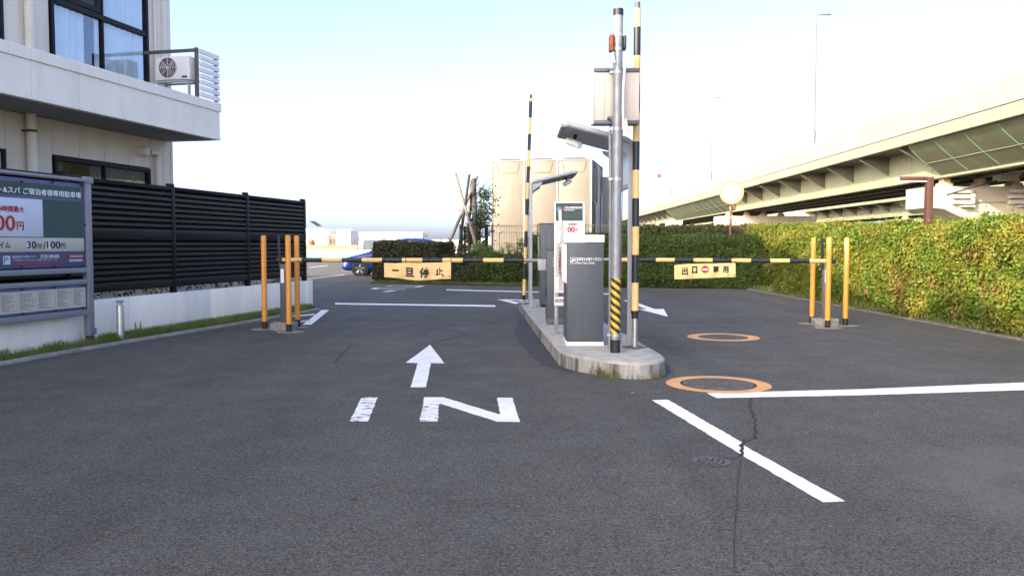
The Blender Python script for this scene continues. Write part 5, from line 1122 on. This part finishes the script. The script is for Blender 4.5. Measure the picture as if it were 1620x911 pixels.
def viaduct(label, P, phi, y0, y1, y_f, soff):
    pl = Plane(P, phi); o = thing('elevated_expressway', label, 'viaduct', M=Matrix(((math.cos(phi), math.sin(phi), 0, P[0]), (-math.sin(phi), math.cos(phi), 0, P[1]), (0, 0, 1, 0), (0, 0, 0, 1))))
    # local x = across (away from the camera), y = along
    def bx(n, x0, x1, a, b_, z0, z1, m, bev=0.0, par=o): t = MB(); t.box(x0, x1, a, b_, z0, z1, bev); return t.build(n, m, par, smooth=0)
    step = 12.0; k = 0; y = y_f-12*math.ceil((y_f-y0)/12)
    while y < y1:
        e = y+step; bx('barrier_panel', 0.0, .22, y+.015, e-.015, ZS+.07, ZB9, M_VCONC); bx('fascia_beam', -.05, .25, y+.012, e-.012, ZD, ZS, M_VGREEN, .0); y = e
    bx('barrier_seat', .04, .3, y0, y1, ZS-.05, ZS+.068, M_DARK); bx('deck_slab', .252, 10.6, y0, y1, ZD+.05, ZS-.051, M_VSHADE); bx('far_barrier', 10.4, 10.6, y0, y1, ZS-.05, ZB9, M_VCONC)
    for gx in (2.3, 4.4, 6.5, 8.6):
        bx('girder_web', gx-.012, gx+.012, y0, y1, ZG+.03, ZD+.049, M_VGREEN if gx < 3 else M_VSHADE); bx('girder_flange', gx-.25, gx+.25, y0, y1, ZG-.01, ZG+.029, M_VGREEN if gx < 3 else M_VSHADE)
    y = y_f-6.2*math.floor((y_f-y0)/6.2)+1.0
    while y < y1:
        skip = any(a < y < b_ for a, b_ in soff)
        if not skip:
            t = MB(); t.prism([(.26, y-.02, ZD+.02), (2.28, y-.02, ZD+.03), (2.28, y-.02, 6.15), (2.05, y-.02, 6.2), (.26, y-.02, ZD-.16)], (0, .04, 0)); br = t.build('bracket', M_VSHADE, o, smooth=0)
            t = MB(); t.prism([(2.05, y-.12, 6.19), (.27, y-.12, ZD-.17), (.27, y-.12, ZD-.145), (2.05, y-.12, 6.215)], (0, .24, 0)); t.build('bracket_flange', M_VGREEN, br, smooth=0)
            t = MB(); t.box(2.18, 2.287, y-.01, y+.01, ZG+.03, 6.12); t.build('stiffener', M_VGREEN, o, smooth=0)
        bx('cross_beam', 2.32, 8.58, y-.06, y+.06, ZG+.15, ZG+.75, M_VSHADE)
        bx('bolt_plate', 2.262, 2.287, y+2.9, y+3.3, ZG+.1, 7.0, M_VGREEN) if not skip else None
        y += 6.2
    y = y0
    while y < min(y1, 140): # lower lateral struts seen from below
        bx('lateral_strut', 2.6, 8.3, y-.05, y+.05, ZG+.0, ZG+.1, M_VSHADE); y += 2.07
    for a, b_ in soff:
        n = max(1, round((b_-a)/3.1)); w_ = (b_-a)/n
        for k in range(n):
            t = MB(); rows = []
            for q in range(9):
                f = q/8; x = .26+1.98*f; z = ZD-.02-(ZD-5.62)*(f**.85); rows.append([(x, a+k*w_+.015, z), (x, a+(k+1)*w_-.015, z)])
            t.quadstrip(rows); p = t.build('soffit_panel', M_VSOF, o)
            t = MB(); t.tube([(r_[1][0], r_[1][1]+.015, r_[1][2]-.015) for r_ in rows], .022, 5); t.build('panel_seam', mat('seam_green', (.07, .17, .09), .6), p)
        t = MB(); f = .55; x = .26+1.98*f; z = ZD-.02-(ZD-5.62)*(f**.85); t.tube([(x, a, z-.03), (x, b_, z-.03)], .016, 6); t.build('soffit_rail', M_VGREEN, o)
        t = MB(); t.box(2.2, 10.2, a, b_, 5.59, 5.615); t.build('soffit_bottom', M_VSHADE, o, smooth=0)
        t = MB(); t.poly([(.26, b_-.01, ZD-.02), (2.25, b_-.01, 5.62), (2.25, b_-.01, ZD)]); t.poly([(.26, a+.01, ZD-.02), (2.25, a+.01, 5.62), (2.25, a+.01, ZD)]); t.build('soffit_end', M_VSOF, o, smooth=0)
    return o
SOF = [(12.0, 50.0), (99.5, 139.5)]
viaduct('pale green elevated expressway rising from the tank to the upper right', (22.55, 0), R(1.25), 8, 330, 50.0, SOF)
viaduct('second viaduct glimpsed beneath the first above the hedge', (49.0, 0), R(1.6), 60, 300, 112.0, [(70, 112)])
def pier(label, Y, x0=24.9, zt=4.85, w_=11.6, dep=3.0, group='concrete piers of the expressway'):
    o = thing('bridge_pier', label, 'pier', (x0, Y, 0), -R(1.25), group)
    t = MB(); prof = [(0, zt), (0, zt-1.25), (.9, zt-1.33), (2.0, zt-1.85), (3.4, zt-2.6), (3.4, -.1), (w_-3.4, -.1), (w_-3.4, zt-2.6), (w_-2.0, zt-1.85), (w_-.9, zt-1.33), (w_, zt-1.25), (w_, zt)]
    t.prism([(x, 0, z) for x, z in prof], (0, dep, 0)); t.build('pier_head', M_PIER, o, smooth=0, bevel=.03)
    for gx in (1.35, 3.45, 5.5, 7.6):
        t = MB(); t.box(gx-.35, gx+.35, .5, 1.3, zt, zt+.25, .03); t.box(gx-.22, gx+.22, .6, 1.2, zt+.25, ZG-.012, .02); t.build('bearing', mat('rust_tan_bearing', (.42, .30, .18), .85, var=.3, vscale=3), o)
    return o
p1 = pier('concrete T pier with steel brackets at the right edge under the viaduct', 49.3)
for xb in (1.3, 4.6):
    t = MB()
    for k in range(3): t.box(xb, xb+1.15, -.32, -.02, 4.7-.25-k*.33, 4.7-.03-k*.33, .01)
    t.box(xb+1.0, xb+1.15, -.55, -.321, 3.8, 4.4, .01); t.box(xb+.5, xb+1.15, -.6, -.02, 3.62, 3.7, .0); t.build('cable_bracket', mat('bracket_grey', (.38, .36, .32), .7), p1, smooth=0)
t = MB(); t.tube([(2.5, -.1, 3.9), (4.6, -.1, 3.92)], .03, 6); t.tube([(5.8, -.1, 3.92), (11, -.1, 3.85)], .03, 6); t.build('conduit', M_GALV, p1)
pier('concrete T pier at the far end of the open girder span', 99.0); pier('far concrete T pier beyond the green soffit sheets', 148.5); 
o = dup(p1, (52.0, 111, 0), None, 'concrete pier of the second viaduct seen low behind the brown lamp')
db = AT(1577, 287, 47.6); db2 = AT(1608, 258, 47.6)
o = thing('drain_box', 'pale green drain box hanging under the expressway with pipes', 'drain box', (db.x, 47.3, db.z))
t = MB(); t.prism([(0.05, 0, 0), (.75, 0, .05), (1.1, 0, .08), (1.1, 0, db2.z-db.z), (0, 0, db2.z-db.z-.1)], (0, .8, 0)); t.box(.42, .46, -.05, 0, .02, db2.z-db.z); t.build('box', M_VGREEN, o, smooth=0)
t = MB(); t.tube([(.7, -.1, .3), (1.9, .1, .75)], .13, 12); t.build('outlet_pipe', M_VCONC, o)
t = MB(); t.tube([(.3, .4, .1), (-1.2, .5, -.3), (-2.6, .8, -.75)], .05, 8); t.build('drain_pipe', M_DARK, o)
# expressway lamps and the round sign
M_LAMP = mat('pale_lamp_paint', (.085, .085, .085), .5)
def hlamp(label, px, Y, ztop):
    x = (px-810)/1300*Y; o = thing('street_lamp', label, 'street lamp', (x, Y, ZS+.3), 0, 'tall lamps on the expressway'); h = ztop-ZS-.3
    t = MB(); t.tube([(0, 0, 0), (0, 0, 2.2)], .13, 10); t.tube([(0, 0, 2.2), (0, 0, h-.2)], [.09, .05], 10); t.tube([(0, 0, h-.2), (.12, 0, h-.05), (.5, 0, h)], [.05, .045, .04], 8); t.build('post', M_LAMP, o)
    t = MB(); t.box(.4, 1.15, -.14, .14, h-.06, h+.06, .03); t.build('lamp_head', mat('lamp_head_grey', (.14, .14, .14), .5), o)
hlamp('tallest looking lamp post rising from the expressway at the upper right', 1284, 66.5, 19.7)
hlamp('middle lamp post on the expressway right of the mirror', 1123, 103.0, 19.6); hlamp('farthest thin lamp post on the expressway left of the mirror', 1059, 136.0, 19.4)
x = (1041.6-810)/1300*140; z = AT(1041, 278.3, 140).z
o = thing('round_sign', 'small round orange sign standing on the expressway', 'sign', (x, 140, ZS+.3)); t = MB(); t.tube([(0, .06, 0), (0, .06, z-ZS+.2)], .05, 8); t.build('post', M_LAMP, o)
t = MB(); t.lathe([(.39, 0), (.39, .03)], (0, 0, z-ZS-.3), 28, 'y'); t.build('rim', mat('sign_red', (.2, .03, .015), .6), o); t = MB(); t.lathe([(.30, -.012), (.30, -.001)], (0, 0, z-ZS-.3), 28, 'y'); t.build('face', mat('sign_orange', (.28, .05, .02), .6), o)
t = MB(); zc = z-ZS-.3; t.box(-.14, -.09, -.02, -.013, zc-.1, zc+.1); t.box(.09, .14, -.02, -.013, zc-.1, zc+.1); t.box(-.03, .03, -.02, -.013, zc-.06, zc+.1); t.build('mark', mat('sign_red', (.4, .05, .03)), o, smooth=0)

# ---------------- vehicles ----------------
M_TYRE = mat('tyre_rubber', (.018, .018, .019), .85); M_RIM = mat('alloy_rim', (.42, .42, .43), .3, .8); M_CARGLASS = mat('car_glass', (.035, .045, .055), .05, spec=.8); M_LAMPGL = mat('headlamp_glass', (.55, .58, .62), .1); M_REDL = mat('red_lamp', (.4, .02, .02), .2)
def wheel(root, c, r, side):
    wo = bpy.data.objects.new('wheel', None); COL.objects.link(wo); wo.parent = root; wo.location = c
    t = MB(); t.lathe([(r*.70, -.10), (r*.97, -.10), (r, -.06), (r, .06), (r*.97, .10), (r*.70, .10)], (0, 0, 0), 28, 'y', caps=False); t.build('tyre', M_TYRE, wo)
    t = MB(); t.lathe([(r*.71, -.08), (r*.71, .08)], (0, 0, 0), 28, 'y', caps=False); t.lathe([(r*.15, side*.05-.03), (r*.15, side*.05+.03)], (0, 0, 0), 14, 'y')
    for k in range(5):
        for da in (-.16, .16):
            a = k*2*PI/5+.3; p0 = (r*.12*math.cos(a), side*.06, r*.12*math.sin(a)); p1 = (r*.68*math.cos(a+da), side*.075, r*.68*math.sin(a+da)); t.tube([p0, p1], [.03, .022], 6)
    t.build('rim', M_RIM, wo)
    t = MB(); t.lathe([(r*.69, -side*.04), (r*.69, -side*.03)], (0, 0, 0), 20, 'y'); t.build('brake_drum', M_DARK, wo)
def car(name, label, loc, rz, paint, st, wheels, wr, gl, lights, cat='car', group=None):
    """st: stations (x, z_bottom, z_belt, z_top, w_body, w_top); gl: side panes as (x0b, x1b, x0t, x1t); nose towards -x."""
    o = thing(name, label, cat, loc, rz, group); t = MB(); rows = []
    for x, zb, zm, zt_, wb_, wt_ in st:
        half = [(wb_*.90, zb), (wb_, zb+.12), (wb_*1.01, zm*.5+zb*.5), (wb_*.985, zm), (wt_, zt_-.05 if zt_-zm > .12 else zt_-.01), (wt_*.8, zt_)]
        rows.append([(x, y, z) for y, z in half]+[(x, -y, z) for y, z in half[::-1]])
    rows = [r_+[r_[0]] for r_ in rows]; t.quadstrip(rows); t.poly(rows[0][:-1]); t.poly(rows[-1][:-1]); bmesh.ops.remove_doubles(t.bm, verts=t.bm.verts, dist=1e-4)
    body = t.build('body', paint, o, smooth=60); sb_ = body.modifiers.new('smooth', 'SUBSURF'); sb_.levels = sb_.render_levels = 2
    def at_x(x):
        for a, b_ in zip(st, st[1:]):
            if a[0] <= x <= b_[0]: f = (x-a[0])/(b_[0]-a[0]); return [p+(q-p)*f for p, q in zip(a, b_)]
        return st[-1]
    for x0b, x1b, x0t, x1t in gl:
        for s in (1, -1):
            P = []
            for x, up in ((x0b, 0), (x1b, 0), (x1t, 1), (x0t, 1)):
                q = at_x(x); zt_ = q[3]-.12 if up else q[2]+.03; f = (zt_-q[2])/max(.05, q[3]-.05-q[2]); y = q[4]*.985+(q[5]-q[4]*.985)*f; P.append((x, s*(y+.006), zt_))
            t = MB(); t.prism(P, (0, s*.012, 0)); t.build('side_window', M_CARGLASS, o, smooth=0)
    for x in wheels:
        for s in (1, -1):
            q = at_x(x); wheel(o, (x, s*(q[4]-.07), wr), r=wr, side=s) if True else None
            t = MB(); t.lathe([(wr*1.13, -.01), (wr*1.13, .012)], (0, 0, 0), 26, 'y'); t.build('wheel_arch', M_BLACKMATT, o, xf=Matrix.Translation((x, s*(q[4]*1.005), wr+.01)))
    for nm, pts, m in lights: 
        for s in (1, -1): t = MB(); t.prism([(x, s*y, z) for x, y, z in pts], (0, s*.03, 0)); t.build(nm, m, o, smooth=0)
    return o
M_BLUE = mat('metallic_blue_paint', (.006, .028, .16), .28, .25, coat=.6); M_VANW = mat('white_van_paint', (.72, .72, .71), .35, coat=.3)
SEDAN = [(-2.28, .30, .52, .62, .55, .52), (-2.20, .22, .62, .74, .76, .66), (-1.9, .20, .74, .86, .86, .74), (-1.3, .20, .90, 1.0, .87, .74), (-.95, .2, .96, 1.12, .87, .72), (-.1, .2, .98, 1.58, .87, .62), (.5, .2, .99, 1.69, .87, .62), (1.4, .2, 1.0, 1.67, .87, .62), (1.95, .24, 1.02, 1.56, .85, .6), (2.22, .3, .95, 1.2, .8, .58), (2.30, .35, .7, .95, .7, .5)]
SG = [(-.75, -.05, -.30, 0.0), (.03, .85, .05, .85), (.92, 1.75, .92, 1.55)]
LT = [('headlight', [(-2.2, .60, .66), (-1.75, .78, .80), (-1.72, .80, .72), (-2.15, .66, .58)], M_LAMPGL), ('tail_light', [(2.05, .80, .95), (2.2, .74, .9), (2.15, .72, 1.25), (2.03, .74, 1.3)], M_REDL)]
cx_ = AT(541, 436, 36.6).x+2.3
car('parked_car', 'blue people carrier parked behind the dark clipped hedge, nose showing', (cx_, 36.9, 0), R(2), M_BLUE, SEDAN, (-1.42, 1.35), .315, SG, LT)
sp_ = thing  # (kept short)
VAN = [(-2.3, .34, .8, .95, .7, .66), (-2.22, .26, .95, 1.1, .82, .72), (-1.75, .24, 1.1, 1.3, .85, .72), (-1.15, .24, 1.15, 1.85, .85, .70), (-.7, .24, 1.16, 1.93, .85, .70), (2.0, .24, 1.16, 1.93, .85, .70), (2.2, .28, 1.12, 1.85, .84, .69), (2.26, .32, 1.0, 1.3, .82, .7)]
VAN = [(a, b, c*.93, d*.91, e, f) for a, b, c, d, e, f in VAN]
VG = [(-1.3, -.45, -1.05, -.45), (-.35, .85, -.35, .85), (.95, 2.0, .95, 1.95)]
VL = [('tail_light', [(2.2, .82, .9), (2.27, .78, .9), (2.26, .76, 1.3), (2.2, .8, 1.3)], M_REDL)]
vx = AT(566, 420, 43.0).x+2.3
car('parked_van', 'white van parked in sun beyond the blue car', (vx, 43.5, 0), R(180), M_VANW, VAN, (-1.5, 1.4), .32, VG, VL, 'van')
car('parked_van', 'white van parked under the far end of the viaduct', (AT(1030, 380, 62).x, 62, 0), R(80), M_VANW, VAN, (-1.5, 1.4), .32, VG, VL, 'van')
car('parked_car', 'dark car under the viaduct seen over the hedge beside the striped pole', (AT(1012, 380, 55).x, 55, 0), R(85), mat('black_car_paint', (.015, .016, .018), .25, coat=.5), SEDAN, (-1.42, 1.35), .315, SG, LT)
car('parked_car', 'white car under the viaduct between the van and the white kiosk', (AT(1080, 380, 70).x, 70, 0), R(10), M_VANW, SEDAN, (-1.42, 1.35), .315, SG, LT)
def small_building(name, label, px0, px1, ytop, Y, m, dep=6, group=None, wins=0, z0=0, cat='building', roof=M_LEDGE):
    x0, x1 = (px0-810)/1300*Y, (px1-810)/1300*Y; h = AT(810, ytop, Y).z; o = thing(name, label, cat, ((x0+x1)/2, Y, z0), 0, group); w_ = (x1-x0)/2
    t = MB(); t.box(-w_, w_, 0, dep, -.1, h-.25); t.build('wall', m, o, smooth=0); t = MB(); t.box(-w_-.05, w_+.05, -.05, dep+.05, h-.25, h); t.build('roof', roof, o, smooth=0)
    for k in range(wins):
        for f in range(max(1, int(h//4))):
            t = MB(); x = -w_+(k+.5)*2*w_/wins; z = h-.25-1.9-f*3.4
            if z < .5: continue
            t.box(x-w_/wins*.5, x+w_/wins*.5, -.03, .02, z-.7, z+.7); t.build('window', mat('far_window', (.2, .22, .24), .2), o, smooth=0)
    return o
M_FB = [mat('far_wall%d' % k, c, .85, var=.06, vscale=.3) for k, c in enumerate(((.62, .58, .50), (.60, .60, .58), (.55, .48, .40), (.62, .60, .52)))]
small_building('kiosk', 'small white kiosk under the viaduct seen over the reddish hedge', 1062, 1078, 350, 80, M_VANW, 3, cat='kiosk', wins=2)
small_building('concrete_abutment', 'pale concrete abutment behind the open girder span', 1245, 1345, 326, 150, M_PIER, 8, cat='abutment')
small_building('apartment_block', 'far cream block behind the solar lamp', 470, 516, 362, 260, M_FB[0], 14, wins=4, cat='building')
small_building('warehouse', 'low far building between the cream and white blocks', 516, 532, 371, 265, M_FB[2], 14, wins=3)
small_building('apartment_block', 'plain white far block left of the parked vehicles', 533, 555, 363, 255, M_FB[1], 14, wins=1)
small_building('warehouse', 'long pale far building above the parked vehicles', 556, 668, 367, 275, M_FB[3], 20, wins=14)
small_building('warehouse', 'low brown roofed far building behind the tree stakes', 655, 745, 379, 240, M_FB[2], 20, wins=8)
small_building('warehouse', 'long low building far behind the gate and tank', 745, 900, 375, 300, M_FB[0], 20, wins=6)
small_building('apartment_block', 'far pale block hidden left of the black fence end', 380, 468, 366, 280, M_FB[1], 14, wins=7)
# dry bank, teal panel fence
t = MB(); A = [(-75, 98, 0), (-60, 96, -.0), (10, 96, 0), (20, 98, 0)]; t.quadstrip([[(-120, 96, -.02), (18, 96, -.02)], [(-120, 106, 1.35), (18, 106, 1.35)], [(-120, 114, 1.4), (18, 114, 1.4)], [(-120, 125, -.02), (18, 125, -.02)]]); tag(t.build('dry_bank', mat('dry_grass_bank', (.27, .20, .10), .95, var=.25, vscale=.8), smooth=0), kind='structure')
xs0 = (455-810)/1300*86; pf = thing('panel_fence', 'long teal panel fence before the dry bank', 'fence', (xs0, 86, 0))
M_TEAL = mat('teal_panel', (.10, .32, .26), .5, var=.1); M_PANB = mat('blue_grey_pane', (.35, .40, .46), .3)
for k in range(12):
    x = k*2.0; t = MB(); t.box(x-.05, x+.05, -.06, .06, 0, .98); t.build('fence_post', M_TEAL, pf, smooth=0)
    t = MB(); t.box(x+.055, x+1.945, -.02, .02, .0, .42); t.build('lower_panel', M_TEAL, pf, smooth=0); t = MB(); t.box(x+.055, x+1.945, -.015, .015, .44, .9); t.build('upper_panel', M_PANB, pf, smooth=0)
# solar lamp
sx_, sy_ = (500-810)/1300*70, 70
so2 = thing('solar_lamp', 'solar powered lamp with a tilted blue panel by the far fence', 'lamp', (sx_, sy_, 0)); zt_ = AT(500, 357, 70).z
t = MB(); t.tube([(0, 0, 0), (0, 0, zt_)], .05, 10); t.build('post', M_GALV, so2)
t = MB(); t.prism([(-.45, -.30, zt_+.36), (-.02, -.30, zt_+.36), (.46, .25, zt_-.05), (.05, .25, zt_-.05)], (0, .03, .04)); t.build('solar_panel', mat('solar_blue', (.07, .11, .2), .25), so2, smooth=0)
# blurred round bush and small trees far away
def far_tree(label, px, ytop, Y, r0, m, seed):
    x = (px-810)/1300*Y; h = AT(810, ytop, Y).z; o = thing('tree', label, 'tree', (x, Y, 0)); r = np.random.default_rng(seed); n = 700; u = r.normal(size=(n, 3)); u /= np.linalg.norm(u, axis=1, keepdims=True)
    P = u*(r.random(n)**.4)[:, None]*np.array([r0, r0, h*.33])*(1+.25*nz(u, seed, 3))[:, None]+np.array([0, 0, h*.66]); leaf_cloud('crown', P, u, r0*.22, m, o, seed); t = MB(); t.tube([(0, 0, 0), (0, 0, h*.6)], [.18, .1], 7); t.build('trunk', M_BARK, o)
far_tree('small rust coloured round tree behind the solar lamp', 494, 377, 130, .9, leaf_mat('rust_leaf', (.2, .09, .04), (.28, .14, .06), (.24, .12, .05)), 91)
for k, (px, yt, Y) in enumerate(((576, 381, 180), (640, 383, 190), (690, 384, 170))): far_tree(['far dark tree over the white van', 'far dark tree above the blue car roof', 'far tree left of the tree stakes'][k], px, yt, Y, 2.0, M_L2, 92+k)
